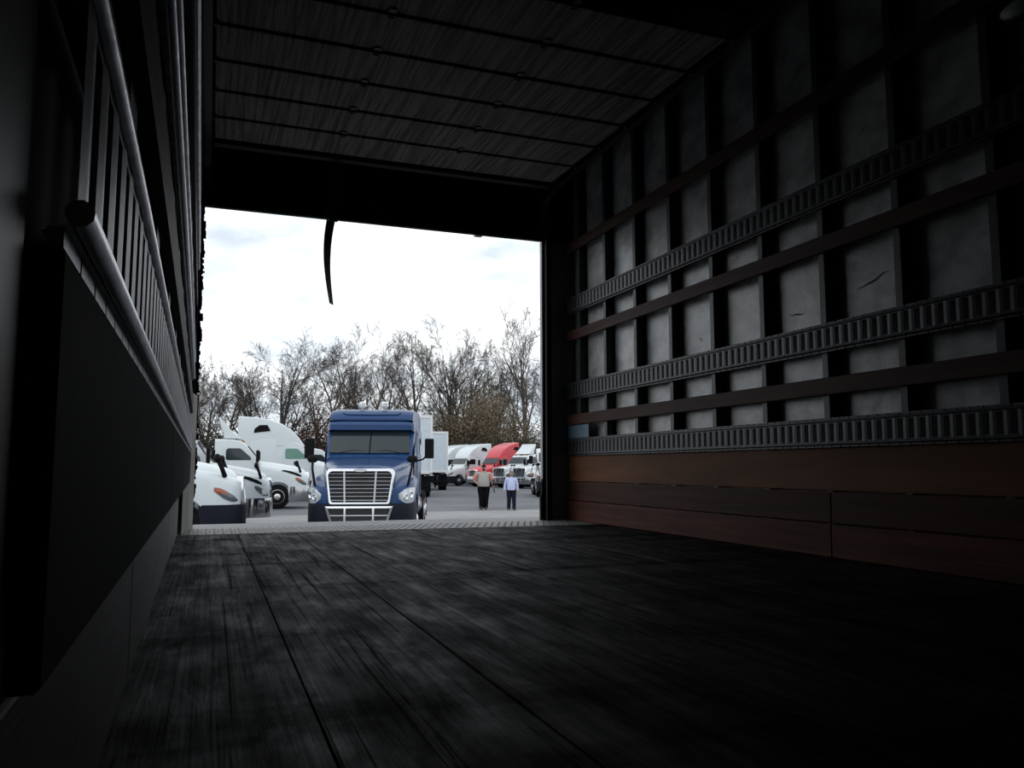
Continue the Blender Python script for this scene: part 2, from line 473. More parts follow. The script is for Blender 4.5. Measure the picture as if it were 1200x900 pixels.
# open roll-up door stored under the roof
door = tag(empty('door_1'), 'open roll-up door of stained boards stored under the roof', None, None, 'structure')
seams = [4.95 - .3365 * i for i in range(7)]
r4 = random.Random(9)
for i in range(6):
    ya, yb = seams[i + 1] + .004, seams[i] - .004
    z = 2.30
    mb = MB()
    # board sags a touch at its trailing edge so that each lip casts its own line
    mb.add([(-0.04, ya, z), (2.13, ya, z), (2.13, yb, z + .011), (-0.04, yb, z + .011), (-0.04, ya, z + .02), (2.13, ya, z + .02), (2.13, yb, z + .031), (-0.04, yb, z + .031)],
           [(3, 2, 1, 0), (4, 5, 6, 7), (0, 1, 5, 4), (1, 2, 6, 5), (2, 3, 7, 6), (3, 0, 4, 7)])
    bevel(mb.build('door_board', M_DOORP, door), .003, 1)
hinge_me = None
for i in range(1, 7):
    for x in (0.665, 1.375):
        if hinge_me is None:
            mb = MB()
            mb.tube([(-.035, 0, -.008), (.035, 0, -.008)], .008, 8)
            mb.prism([(-.03, .0), (.03, .0), (.02, .055), (-.02, .055)], 'z', -.005, .0)
            mb.prism([(-.02, -.055), (.02, -.055), (.03, .0), (-.03, .0)], 'z', -.005, .0)
            mb.tube([(-.02, .03, -.012), (.02, .03, -.012)], .004, 6)
            hinge_me = mb.mesh('door_hinge', M_STEELD)
        hg = place(hinge_me, 'door_hinge', door, (x, seams[i], 2.306)); hg.scale = (.7, .7, .7)
    for x in (0.02, 2.10):
        mb = MB().lathe([(.02, -.012), (.024, -.008), (.024, .008), (.02, .012)], 'x', (x + (-.06 if x < 1 else .06), seams[i], 2.315), 10)
        mb.tube([(x, seams[i], 2.315), (x + (-.06 if x < 1 else .06), seams[i], 2.315)], .006, 6)
        mb.build('door_roller', M_STEELD, door)
# bottom rail and curved guides
bevel(MB().box(-0.04, 2.13, 4.958, 5.02, 2.285, 2.345).build('bottom_rail', M_STEELD, door), .004, 1)
for xs in (-0.075, 2.19):
    mb = MB()
    pth = [(5.31, 2.06), (5.29, 2.16), (5.22, 2.26), (5.12, 2.315), (5.0, 2.33)] + [(5.0 - .5 * k, 2.33) for k in range(1, 13)]
    for k in range(len(pth) - 1):
        (ya, za), (yb, zb) = pth[k], pth[k + 1]
        for dx, dz, wx, wz in ((-.02, -.03, .04, .004), (-.02, .03, .04, .004), (.018 if xs > 1 else -.022, -.03, .004, .064)):
            mb.add([(xs + dx, ya, za + dz), (xs + dx + wx, ya, za + dz), (xs + dx + wx, yb, zb + dz), (xs + dx, yb, zb + dz),
                    (xs + dx, ya, za + dz + wz), (xs + dx + wx, ya, za + dz + wz), (xs + dx + wx, yb, zb + dz + wz), (xs + dx, yb, zb + dz + wz)],
                   [(3, 2, 1, 0), (4, 5, 6, 7), (0, 1, 5, 4), (1, 2, 6, 5), (2, 3, 7, 6), (3, 0, 4, 7)])
    mb.build('door_rail', M_STEELD, door)
MB().tube([(2.235, 5.0 - .4 * k, 2.385 + .004 * math.sin(k * 1.7)) for k in range(16)], .007, 6).build('lift_cable', M_RAIL, door)

# pull strap hanging from the door edge
mb = MB()
prev = None
secs = []
for k in range(19):
    t = k / 18
    z = 2.29 - t * .885
    x = 0.680 - .030 * math.sin(max(0, t - .3) / .7 * math.pi) + (.010 if t < .22 else 0) * (1 - t / .22) + .012 * t
    y = 5.02 + .14 * min(1, t * 2.0)
    tw = R(5) + max(0, t - .15) * R(66)
    hw = .029
    c, s_ = math.cos(tw), math.sin(tw)
    nx, ny = -s_ * .0022, c * .0022
    secs.append([(x - hw * c + nx, y - hw * s_ + ny, z), (x + hw * c + nx, y + hw * s_ + ny, z), (x + hw * c - nx, y + hw * s_ - ny, z), (x - hw * c - nx, y - hw * s_ - ny, z)])
mb.loft(secs, closed=True)
strap = empty('pull_strap', (0, 0, 0))
mb.build('webbing', M_WEB, strap)
bevel(MB().box(.652, .712, 5.075, 5.11, 1.925, 1.955).build('stitched_fold', M_WEB, strap), .006, 2)
tag(strap, 'black webbing pull strap hanging below the door header', 'strap')

# cargo lamp on the right wall, high up
lamp = empty('cargo_lamp', (XR + .05, 1.80, 1.88))
bevel(MB().box(-.02, .006, -.07, .07, -.035, .035).build('lamp_base', M_STEELD, lamp), .006, 2)
MB().ball((-.022, 0, 0), (.022, .06, .028), 16, 8).build('lamp_lens', M_LENS, lamp, 60)
tag(lamp, 'small unlit cargo lamp with milky lens high on the right wall', 'lamp')

# ------------------------------------------------------------------ outdoors: ground
ground = MB().box(-90, 130, 5.9, 145, GROUND - .3, GROUND).build('ground', M_ASPH)
tag(ground, 'grey asphalt lot', None, None, 'structure')
ap = MB().prism([(-40, 20.5), (45, 23.0), (45, 31.6), (12.47, 30.4), (7.7, 30.4), (1.56, 29.3), (-40, 27.5)], 'z', GROUND - .02, GROUND + .012).build('concrete_apron', M_CONC)
tag(ap, 'pale concrete apron behind the dock', None, None, 'structure')
vg = MB().prism([(-90, 94), (130, 84), (130, 144), (-90, 144)], 'z', GROUND - .02, GROUND + .03).build('verge', M_GRASS)
tag(vg, 'dry grass verge under the trees', None, None, 'structure')

# ------------------------------------------------------------------ trucks
M_WHITE = mat('white_truck_paint', (0.62, 0.67, 0.69), 0.28, coat=0.3)
M_SILVER = mat('silver_white_truck_paint', (0.52, 0.56, 0.58), 0.28, coat=0.3)
M_BLUE = mat('navy_blue_truck_paint', (0.010, 0.044, 0.135), 0.25, 0.0, coat=0.1, spec=0.25, var=0.08, scale=3)
M_RED = mat('red_truck_paint', (0.55, 0.015, 0.03), 0.28, coat=0.5)
M_BUMP = mat('dark_blue_bumper_plastic', (0.008, 0.010, 0.018), 0.55, spec=0.14)
M_CHROME = mat('chrome', (0.78, 0.78, 0.80), 0.13, 1.0)
M_CHROME2 = mat('brushed_chrome', (0.42, 0.42, 0.43), 0.14, 1.0)
M_GLASS = mat('tinted_windshield', (0.018, 0.028, 0.032), 0.06, spec=0.45)
M_GLASSG = mat('green_tinted_glass', (0.16, 0.30, 0.25), 0.08, spec=0.7)
M_TIRE = mat('tyre_rubber', (0.008, 0.008, 0.009), 0.9, spec=0.08)
M_ALU = mat('aluminium_wheel', (0.62, 0.63, 0.64), 0.3, 0.85)
M_CHASS = mat('black_chassis', (0.007, 0.007, 0.008), 0.7, spec=0.08)
M_HEADL = mat('headlamp_lens', (0.62, 0.66, 0.70), 0.12, coat=1.0, var=0.45, scale=9)
M_HEADD = mat('smoked_headlamp', (0.08, 0.09, 0.10), 0.15, coat=1.0)
M_AMBER = mat('amber_lens', (0.34, 0.07, 0.025), 0.2, coat=0.6)
M_BLKP = mat('black_plastic', (0.005, 0.005, 0.006), 0.5, spec=0.10)
M_TAIL = mat('dark_tail_lens', (0.06, 0.008, 0.008), 0.3)
M_STRIPE = mat('bright_blue_stripe', (0.03, 0.10, 0.55), 0.35)
M_VAN = mat('white_trailer_panel', (0.58, 0.65, 0.71), 0.45, var=0.08, scale=2)
M_VANF = mat('trailer_frame_paint', (0.70, 0.71, 0.71), 0.45)

WHEELS = {}
def wheel_mesh(w, r=.5, dual=False):
    key = (w, r)
    if key not in WHEELS:
        h = w / 2
        t = MB().lathe([(.29, -h), (r - .06, -h), (r - .015, -h + .03), (r, -h + .07), (r, -.015), (r - .012, 0), (r, .015), (r, h - .07), (r - .015, h - .03), (r - .06, h), (.29, h)], 'y', (0, 0, 0), 28).mesh('tire', M_TIRE, 40)
        rim = MB().lathe([(.28, -h + .01), (.30, h - .005), (.275, h + .004), (.26, h - .03), (.16, h - .07), (.15, h - .02), (.10, h + .03), (.06, h + .04)], 'y', (0, 0, 0), 24).mesh('rim', M_ALU, 40)
        WHEELS[key] = (t, rim)
    return WHEELS[key]
def wheel(parent, x, y, w=.28, r=.5):
    t, rim = wheel_mesh(w, r)
    o = place(t, 'wheel', parent, (x, y, r))
    if y < 0: o.rotation_euler = (0, 0, math.pi)
    place(rim, 'rim', o)
    return o

def lerp(tab, x):
    if x >= tab[0][0]: return tab[0][1]
    for (xa, a), (xb, b) in zip(tab, tab[1:]):
        if xb <= x <= xa:
            t = (xa - x) / (xa - xb)
            return a + (b - a) * t
    return tab[-1][1]

def sect(x, w, zb, zs, zt, e=.5, n=9, shear=0.0):
    """cross-section arch in the yz plane: side walls up to zs, superelliptic crown to zt"""
    pts = [(x, w, zb), (x, w, (zb + zs) / 2)]
    for k in range(n + 1):
        t = math.pi * k / n
        c, s_ = math.cos(t), math.sin(t)
        pts.append((x - shear * 0, w * math.copysign(abs(c) ** e, c), zs + (zt - zs) * abs(s_) ** e))
    pts += [(x, -w, (zb + zs) / 2), (x, -w, zb)]
    return pts

OUTER = [(-0.04, .70), (-.08, .80), (-.16, .93), (-.28, 1.03), (-.42, 1.10), (-.6, 1.15), (-.8, 1.175), (-1.2, 1.19), (-1.98, 1.19)]

def truck(name, loc, rz, label, cat='truck', group=None, paint=M_WHITE, style='new', bumper=M_BUMP, roof='day', sleeper=0.0,
          vent=False, stripe=False, glass=M_GLASS, hoodmirror=True, detail=True, scale=1.0, window_dark=None, visor=False, lampset='smoked', stack=False, xscale=1.0):
    T = empty(name, loc, rz)
    T.scale = (scale * xscale, scale, scale)
    tag(T, label, cat, group)
    classic = style == 'classic'
    cab_rear = -3.75
    rear = cab_rear - sleeper
    tail = rear - 2.7
    # --- chassis
    mb = MB()
    for s_ in (1, -1):
        mb.box(tail, -.55, s_ * .42 - .04, s_ * .42 + .04, .72, .98)
    for x in (tail + .05, tail + 1.2, rear - .3, -1.6):
        mb.box(x, x + .12, -.42, .42, .76, .92)
    mb.box(-1.75, -.5, -.75, .75, .62, .80)
    for x in (-1.28, tail + .75, tail + 2.05):
        mb.tube([(x, -.95, .5), (x, .95, .5)], .09, 8)
    mb.build('chassis', M_CHASS, T)
    wheel(T, -1.28, 1.03); wheel(T, -1.28, -1.03)
    for x in (tail + .75, tail + 2.05):
        wheel(T, x, .93, .55); wheel(T, x, -.93, .55)
    for s_ in (1, -1):
        mb = MB().box(tail - .05, tail - .03, s_ * .93 - .3, s_ * .93 + .3, .2, 1.0)
        mb.build('mudflap', M_CHASS, T)
        tk = MB().lathe([(.25, 0), (.31, .02), (.31, 1.28), (.25, 1.30)], 'x', (rear + .35, s_ * .88, .72), 18)
        tk.build('fuel_tank', M_CHROME2, T, 40)
        for z in (.45, .78):
            MB().box(-2.75, -2.25, s_ * 1.0 - .14, s_ * 1.0 + .14, z, z + .05).build('step', M_CHASS, T)
    # --- hood
    if classic:
        top = [(-.06, 1.60), (-.15, 1.63), (-.20, 1.69), (-.4, 1.745), (-.9, 1.81), (-1.4, 1.88), (-2.02, 1.955)]
        wid = [(-.06, .735), (-.3, .78), (-.8, .88), (-1.4, .99), (-2.02, 1.05)]
        fz = [(-.06, 1.24), (-.3, 1.30), (-.6, 1.40), (-1.0, 1.50), (-1.5, 1.53), (-1.98, 1.50)]
    else:
        top = [(-.06, 1.46), (-.15, 1.51), (-.17, 1.55), (-.26, 1.63), (-.5, 1.72), (-.9, 1.80), (-1.4, 1.88), (-2.02, 1.955)]
        wid = [(-.06, .70), (-.3, .80), (-.8, .92), (-1.4, 1.01), (-2.02, 1.06)]
        fz = [(-.06, 1.38), (-.2, 1.46), (-.5, 1.56), (-1.0, 1.66), (-1.5, 1.74), (-1.98, 1.80)]
    xs = [-.15, -.17, -.20, -.26, -.4, -.65, -.9, -1.2, -1.5, -1.8, -2.02]
    MB().loft([sect(x, lerp(wid, x), .80, lerp(top, x) - (.34 if classic else .42), lerp(top, x), .55, 12) for x in xs]).build('hood', paint, T, 35)
    # --- fenders with wheel arch
    fx = [-.06, -.10, -.16, -.22, -.28, -.35, -.42, -.5, -.6] + [-.68 - .065 * k for k in range(20)] + [-1.98]
    def zarch(x):
        d = .60 ** 2 - (x + 1.28) ** 2
        return max(.86 if x > -1.28 else .62, .5 + math.sqrt(d)) if d > 0 else (.86 if x > -1.28 else .62)
    for s_ in (1, -1):
        secs = []
        for x in fx:
            yo = lerp(OUTER, x); zt = lerp(fz, x); zb = min(zarch(x), zt - .05)
            secs.append([(x, s_ * .55, zt + .02), (x, s_ * max(.56, yo - .16), zt), (x, s_ * (yo - .08), zt - .035), (x, s_ * (yo - .025), zt - .09), (x, s_ * yo, zt - .18),
                         (x, s_ * yo, (zb + zt - .18) / 2), (x, s_ * (yo - .01), zb), (x, s_ * .6, zb)])
        MB().loft(secs, closed=True).build('fender', paint, T, 40)
        # headlamp wrapping the corner
        if classic:
            cols = [(-.10, 1.01, 1.11), (-.14, .95, 1.16), (-.20, .91, 1.20), (-.28, .90, 1.235), (-.38, .91, 1.25), (-.48, .95, 1.25), (-.56, 1.02, 1.24)]
        else:
            cols = [(-.13, .985, 1.02), (-.18, .975, 1.08), (-.26, .985, 1.14), (-.34, 1.02, 1.19), (-.42, 1.07, 1.235), (-.50, 1.13, 1.265), (-.58, 1.20, 1.275)]
        secs = []
        for k, (x, z0, z1) in enumerate(cols):
            yo = lerp(OUTER, x)
            secs.append([(x + .01, s_ * (yo + .014), z0), (x + .018, s_ * (yo + .024), (z0 + z1) / 2), (x + .01, s_ * (yo + .014), z1), (x - .02, s_ * (yo - .05), z1), (x - .02, s_ * (yo - .05), z0)])
        hl = MB().loft(secs, closed=True).build('headlamp', M_HEADL if lampset == 'clear' else M_HEADD, T, 50)
        if lampset == 'clear':
            for (x, z, rr) in ((-.19, 1.05, .075), (-.33, 1.09, .085)):
                yo = lerp(OUTER, x)
                an = R(48) if x > -.25 else R(38)
                lm = MB().lathe([(rr, 0), (rr, .03), (rr * .8, .035), (rr * .6, .015), (.02, .01)], 'x', (0, 0, 0), 16).build('lamp_reflector', M_CHROME, hl, 40)
                lm.location = (x + .005, s_ * (yo + .005), z); lm.rotation_euler = (0, 0, s_ * an)
        else:
            secs = []
            for (x, z0, z1) in cols[3:]:
                yo = lerp(OUTER, x)
                zz = z1 - (z1 - z0) * (.62 if x > -.5 else .95)
                secs.append([(x + .01, s_ * (yo + .020), zz), (x + .018, s_ * (yo + .029), (zz + z1) / 2), (x + .01, s_ * (yo + .020), z1 - .006), (x, s_ * yo, z1 - .006), (x, s_ * yo, zz)])
            if lampset == 'smoked': MB().loft(secs, closed=True).build('side_marker', M_AMBER, hl, 50)
            secs = []
            for (x, z0, z1) in cols[1:4]:
                yo = lerp(OUTER, x)
                secs.append([(x + .01, s_ * (yo + .020), z0 + .02), (x + .018, s_ * (yo + .029), (z0 + z1) / 2), (x + .01, s_ * (yo + .020), z1 - .02), (x, s_ * yo, z1 - .02), (x, s_ * yo, z0 + .02)])
            MB().loft(secs, closed=True).build('clear_lens', M_HEADL, hl, 50) if lampset == 'smoked_plain' else None
        if vent:
            secs = []
            for (x, z0, z1) in ((-.34, 1.30, 1.36), (-.50, 1.34, 1.45), (-.75, 1.43, 1.53), (-1.0, 1.51, 1.58), (-1.12, 1.54, 1.58)):
                yo = lerp(OUTER, x); zt = lerp(fz, x)
                secs.append([(x, s_ * (yo + .012), z0), (x, s_ * (yo + .010), z1), (x, s_ * (yo - .06), z1), (x, s_ * (yo - .06), z0)])
            MB().loft(secs, closed=True).build('hood_vent', M_BLKP, T)
        if hoodmirror:
            x0 = -.52
            hm = MB().tube([(x0 + .14, s_ * (lerp(OUTER, x0 + .14) - .07), lerp(fz, x0 + .14) - .03), (x0 + .08, s_ * 1.08, 1.66), (x0, s_ * 1.09, 1.84)], [.030, .024, .024] if classic else [.05, .045, .05], 8).build('hood_mirror', M_BLKP, T)
            MB().ball((x0 - .02, s_ * 1.09, 1.87), (.05, .125, .085) if classic else (.075, .10, .10), 14, 8).build('mirror_head', M_BLKP, hm, 60)
    # --- bumper following the plan curve
    pl = [(0.05, 0)] + [(.05, .40), (.03, .62)] + [(x + .05, y + .02) for x, y in OUTER[1:7]]
    inner = [(x - .12, max(0, y - .06)) for x, y in pl]
    for s_ in (1, -1):
        secs = []
        for (xo, yo), (xi, yi) in zip(pl, inner):
            secs.append([(xo - .03, s_ * yo, .34), (xo, s_ * yo, .40), (xo, s_ * yo, .84), (xo - .02, s_ * yo, .91), (xi, s_ * yi, .92), (xi, s_ * yi, .34)])
        MB().loft(secs, closed=True).build('bumper', bumper, T, 40)
    if classic:
        # chrome insert with lower grille
        fr = MB()
        ins = [(-.72, .86), (.72, .86), (.60, .48), (-.60, .48)]; inn = [(-.66, .82), (.66, .82), (.56, .52), (-.56, .52)]
        vs = [(.075, y, z) for y, z in ins] + [(.085, y, z) for y, z in inn] + [(.02, y, z) for y, z in ins] + [(.02, y, z) for y, z in inn]
        fr.add(vs, [(i, (i + 1) % 4, 4 + (i + 1) % 4, 4 + i) for i in range(4)] + [(8 + i, 8 + (i + 1) % 4, (i + 1) % 4, i) for i in range(4)] + [(12 + i, 12 + (i + 1) % 4, 4 + (i + 1) % 4, 4 + i) for i in range(4)])
        ob = fr.build('lower_grille_frame', M_CHROME, T)
        MB().prism([(-.66, .82), (.66, .82), (.56, .52), (-.56, .52)], 'x', .045, .058).build('lower_grille_mesh', M_DARK, ob)
        for y in (-.30, .30):
            MB().box(.055, .078, y - .02, y + .02, .5, .84).build('lower_grille_bar', M_CHROME, ob)
        MB().box(.055, .072, -.62, .62, .655, .675).build('lower_grille_bar', M_CHROME, ob)
    # --- grille
    gz0, gz1 = (.885, 1.66) if classic else (.86, 1.50)
    gt, gb = (.735, .665) if classic else (.60, .50)
    lean = .10
    def ring(t, y_in):
        pts = []
        hw1, hw0 = gt - y_in, gb - y_in
        z0, z1 = gz0 + y_in, gz1 - y_in
        for (cy, cz, a0) in ((hw1 - .10, z1 - .10, 0), (-hw1 + .10, z1 - .10, 90), (-hw0 + .06, z0 + .06, 180), (hw0 - .06, z0 + .06, 270)):
            rr = .10 if a0 < 180 else .06
            for k in range(5):
                a = R(a0 + 90 * k / 4)
                pts.append((cy + rr * math.cos(a), cz + rr * math.sin(a)))
        return [(t - lean * (z - gz0), y, z) for y, z in pts]
    Z, A, B, C, D = ring(-.14, -.004), ring(.0, 0), ring(.035, .02), ring(.035, .055), ring(-.03, .06)
    n = len(A); g = MB()
    g.add(Z + A + B + C + D, [(j * n + i, j * n + (i + 1) % n, (j + 1) * n + (i + 1) % n, (j + 1) * n + i) for j in range(4) for i in range(n)])
    gr = g.build('grille_surround', M_CHROME, T, 40)
    Dk = ring(-.03, .05)
    MB().add(Dk, [tuple(range(n))]).build('grille_mesh', M_DARK, gr)
    nb = 8 if classic else 6
    for k in range(nb):
        z = gz0 + .10 + (gz1 - gz0 - .21) * k / (nb - 1)
        hw = gb + (gt - gb) * (z - gz0) / (gz1 - gz0) - .055
        x = .004 - lean * (z - gz0)
        bevel(MB().box(x - .02, x + .012, -hw, hw, z - .0065, z + .0065).build('grille_bar', M_CHROME2, gr), .004, 1)
    for y in (-.34, .34):
        mb = MB()
        x0, x1 = .016, .016 - lean * (gz1 - gz0 - .12)
        yy0, yy1 = y * .92, y
        mb.add([(x0, yy0 - .018, gz0 + .06), (x0, yy0 + .018, gz0 + .06), (x1, yy1 + .018, gz1 - .06), (x1, yy1 - .018, gz1 - .06),
                (x0 - .03, yy0 - .018, gz0 + .06), (x0 - .03, yy0 + .018, gz0 + .06), (x1 - .03, yy1 + .018, gz1 - .06), (x1 - .03, yy1 - .018, gz1 - .06)],
               [(0, 1, 2, 3), (7, 6, 5, 4), (0, 4, 5, 1), (1, 5, 6, 2), (2, 6, 7, 3), (3, 7, 4, 0)])
        mb.build('grille_post', M_CHROME2, gr)
    ez = gz1 - .035
    MB().prism([(.15 * math.cos(2 * math.pi * k / 20), ez + .036 * math.sin(2 * math.pi * k / 20)) for k in range(20)], 'x', .01 - lean * (ez - gz0), .045 - lean * (ez - gz0)).build('emblem', M_CHROME2, gr)
    # --- cab
    rt = 2.62
    if roof == 'mid':
        prof = [(-1.98, 1.95), (-2.03, 1.98), (-2.5, 2.56), (-2.56, 2.62), (-2.7, 2.70), (cab_rear, 2.72)]
    else:
        prof = [(-1.98, 1.95), (-2.03, 1.98), (-2.5, 2.56), (-2.62, 2.68), (-2.8, 2.78), (-3.1, 2.84), (cab_rear, 2.84)]
    cw = 1.06
    cx = [p[0] for p in prof]
    MB().loft([sect(x, cw - (.04 if x > -2.1 else 0), .95, lerp(prof, x) - .16, lerp(prof, x), .34, 12) for x in cx]).build('cab', paint, T, 30)
    # windshield, two panes
    (xa, za), (xb, zb) = (-2.055, 2.01), (-2.495, 2.555)
    nrm = Vector((zb - za, 0, xa - xb)).normalized()
    pane = []
    for s_ in (1, -1):
        ws = []
        for d in (.034, .002):
            for (yy, t) in ((.015, 0), (.965, .02), (.935, .98), (.015, 1)):
                ws.append((xa + (xb - xa) * t + nrm.x * d, s_ * yy, za + (zb - za) * t + nrm.z * d))
        MB().add(ws, [(0, 1, 2, 3), (7, 6, 5, 4), (0, 4, 5, 1), (1, 5, 6, 2), (2, 6, 7, 3), (3, 7, 4, 0)]).build('windshield', glass, T)
        wp = MB().tube([(xa + .02, s_ * .72, za + .02), (xa - .03, s_ * .40, za + .085), (xa - .02, s_ * .10, za + .06)], .012, 5)
        wp.build('wiper', M_BLKP, T)
    MB().tube([(xa + .02, 0, za + .01), (xb + .02, 0, zb + .01)], .016, 6).build('windshield_divider', M_BLKP, T)
    for s_ in (1, -1):
        y0, y1 = s_ * (cw + .001), s_ * (cw + .012)
        dr = MB().prism([(-2.16, .98), (-3.42, .98), (-3.42, 2.52), (-2.74, 2.52), (-2.16, 2.02)], 'y', min(y0, y1), max(y0, y1)).build('cab_door', paint, T)
        bevel(dr, .004, 1)
        y2, y3 = s_ * (cw + .0125), s_ * (cw + .019)
        MB().prism([(-2.34, 1.98), (-3.26, 1.98), (-3.32, 2.04), (-3.32, 2.38), (-3.24, 2.46), (-2.80, 2.46), (-2.72, 2.42), (-2.36, 2.10)], 'y', min(y2, y3), max(y2, y3)).build('side_window', window_dark or glass, dr)
        MB().box(-3.36, -3.2, min(y2, s_ * (cw + .03)), max(y2, s_ * (cw + .03)), 1.68, 1.72).build('door_handle', M_BLKP, dr)
        # cab mirrors
        arm = MB().tube([(-2.2, s_ * 1.05, 1.82), (-2.08, s_ * 1.28, 1.88), (-2.08, s_ * 1.42, 2.02)], .022, 6).build('side_mirror', M_BLKP, T)
        mb = MB().box(-2.15, -2.02, s_ * 1.43 - .11, s_ * 1.43 + .11, 1.90, 2.38)
        bevel(mb.build('mirror_shell', M_BLKP, arm), .035, 3)
        if s_ > 0 or True:
            MB().box(-2.155, -2.15, s_ * 1.43 - .08, s_ * 1.43 + .08, 1.94, 2.34).build('mirror_glass', M_CHROME, arm)
    # --- roof shapes
    if roof == 'mid':
        vz = MB().loft([sect(x, w, zb_, zb_ + .12, zt, .32, 12) for x, w, zb_, zt in ((-2.34, .98, 2.60, 2.72), (-2.40, 1.03, 2.57, 2.79), (-2.52, 1.06, 2.56, 2.84), (-2.78, 1.07, 2.56, 2.86))])
        sv = vz.build('sun_visor', paint, T, 35)
        for y in (-.86, -.17, 0, .17, .86):
            bevel(MB().box(-2.40, -2.345, y - .035, y + .035, 2.665, 2.69).build('marker_lamp', M_AMBER, sv), .008, 2)
        rs = [(-2.46, 1.01, 2.84, 2.88), (-2.56, 1.02, 2.80, 2.99), (-2.72, 1.03, 2.76, 3.09), (-3.0, 1.05, 2.7, 3.14), (-3.6, 1.07, 2.6, 3.16), (cab_rear - .02, 1.09, 2.5, 3.16), (rear, 1.10, 2.5, 3.14)]
        MB().loft([sect(x, w, zb_, zt - .15, zt, .32, 12) for x, w, zb_, zt in rs]).build('roof_cap', paint, T, 35)
        cr = MB().tube([(-2.60, -.72, 3.045), (-2.545, -.62, 2.985), (-2.535, 0, 2.98), (-2.545, .62, 2.985), (-2.60, .72, 3.045)], .012, 6)
        cr.build('roof_crease', paint, T, 60)
        for y in (-.28, .28):
            bl = MB().tube([(-2.95, y, 3.10), (-2.95, y, 3.19)], .02, 8).build('roof_beacon', M_CHROME2, T)
            MB().lathe([(.05, -.07), (.085, -.04), (.095, 0), (.09, .05), (.08, .055)], 'x', (-2.95, y, 3.245), 18).build('beacon_shell', M_CHROME, bl, 40)
            MB().lathe([(.078, .056), (.06, .07), (.02, .078)], 'x', (-2.95, y, 3.245), 18).build('beacon_lens', M_HEADL, bl, 40)
    elif roof == 'high':
        rs = [(-2.42, .90, 2.52, 2.60), (-2.55, .98, 2.55, 2.80), (-2.8, 1.02, 2.6, 3.12), (-3.1, 1.05, 2.6, 3.40), (-3.5, 1.08, 2.6, 3.65), (-4.0, 1.10, 2.6, 3.83), (-4.6, 1.12, 2.6, 3.93), (rear, 1.14, 2.6, 3.97)]
        rf = MB().loft([sect(x, w, zb_, zt - .14 if zt > 2.9 else zb_ + .02, zt, .38, 12) for x, w, zb_, zt in rs]).build('roof_fairing', paint, T, 35)
        for s_ in (1, -1):
            y0, y1 = s_ * 1.10, s_ * 1.135
            MB().prism([(-4.0, 3.28), (-4.75, 3.18), (-4.72, 3.38), (-4.5, 3.55), (-4.15, 3.56)], 'y', min(y0, y1), max(y0, y1)).build('fairing_window', M_BLKP, rf)
    elif roof == 'deflector':
        mb = MB()
        pr = [(-2.72, 2.84), (-2.95, 3.02), (-3.25, 3.28), (-3.50, 3.55), (-3.60, 3.72), (-3.66, 3.72), (-3.60, 3.45), (-3.45, 3.10), (-3.42, 2.86)]
        mb.prism(pr, 'y', -.86, .86)
        bevel(mb.build('roof_deflector', paint, T), .03, 2)
    if roof == 'day' or roof == 'deflector':
        for y in (-.7, -.16, 0, .16, .7):
            bevel(MB().box(-2.75, -2.66, y - .04, y + .04, 2.72, 2.80).build('marker_lamp', M_AMBER, T), .008, 1)
        if visor:
            bevel(MB().prism([(-2.36, 2.56), (-2.56, 2.70), (-2.60, 2.66), (-2.42, 2.52)], 'y', -.98, .98).build('sun_visor', paint, T), .01, 2)
    # --- sleeper box
    if sleeper:
        zt = 2.7 if roof == 'mid' else 2.9
        MB().loft([sect(x, w, .95, zt - .1, zt, .25, 12) for x, w in ((cab_rear + .05, 1.07), (cab_rear - .08, 1.12), (rear, 1.13))]).build('sleeper', paint, T, 30)
        for s_ in (1, -1):
            y0, y1 = s_ * 1.131, s_ * 1.14
            MB().prism([(rear + .25, 1.0), (rear + .95, 1.0), (rear + .95, 1.55), (rear + .25, 1.55)], 'y', min(y0, y1), max(y0, y1)).build('locker_door', paint, T)
            if roof == 'mid':
                MB().prism([(rear + .5, 2.05), (rear + 1.2, 2.05), (rear + 1.2, 2.45), (rear + .5, 2.45)], 'y', min(y0, y1), max(y0, y1)).build('side_window', glass, T)
    if stripe:
        for s_ in (1, -1):
            secs = []
            for (x, z0, z1) in ((-.15, 1.15, 1.40), (-.5, 1.15, 1.42), (-1.0, 1.30, 1.50), (-1.4, 1.42, 1.56)):
                yo = lerp(OUTER, x)
                secs.append([(x, s_ * (yo + .012), z0), (x, s_ * (yo + .010), z1), (x, s_ * (yo - .05), z1), (x, s_ * (yo - .05), z0)])
            MB().loft(secs, closed=True).build('blue_stripe', M_STRIPE, T)
    # exhaust stack
    if stack:
        MB().tube([(cab_rear - .18, -.75, .9), (cab_rear - .18, -.75, 2.9), (cab_rear - .26, -.75, 3.02)], .06, 10).build('exhaust_stack', M_CHROME2, T, 40)
    return T

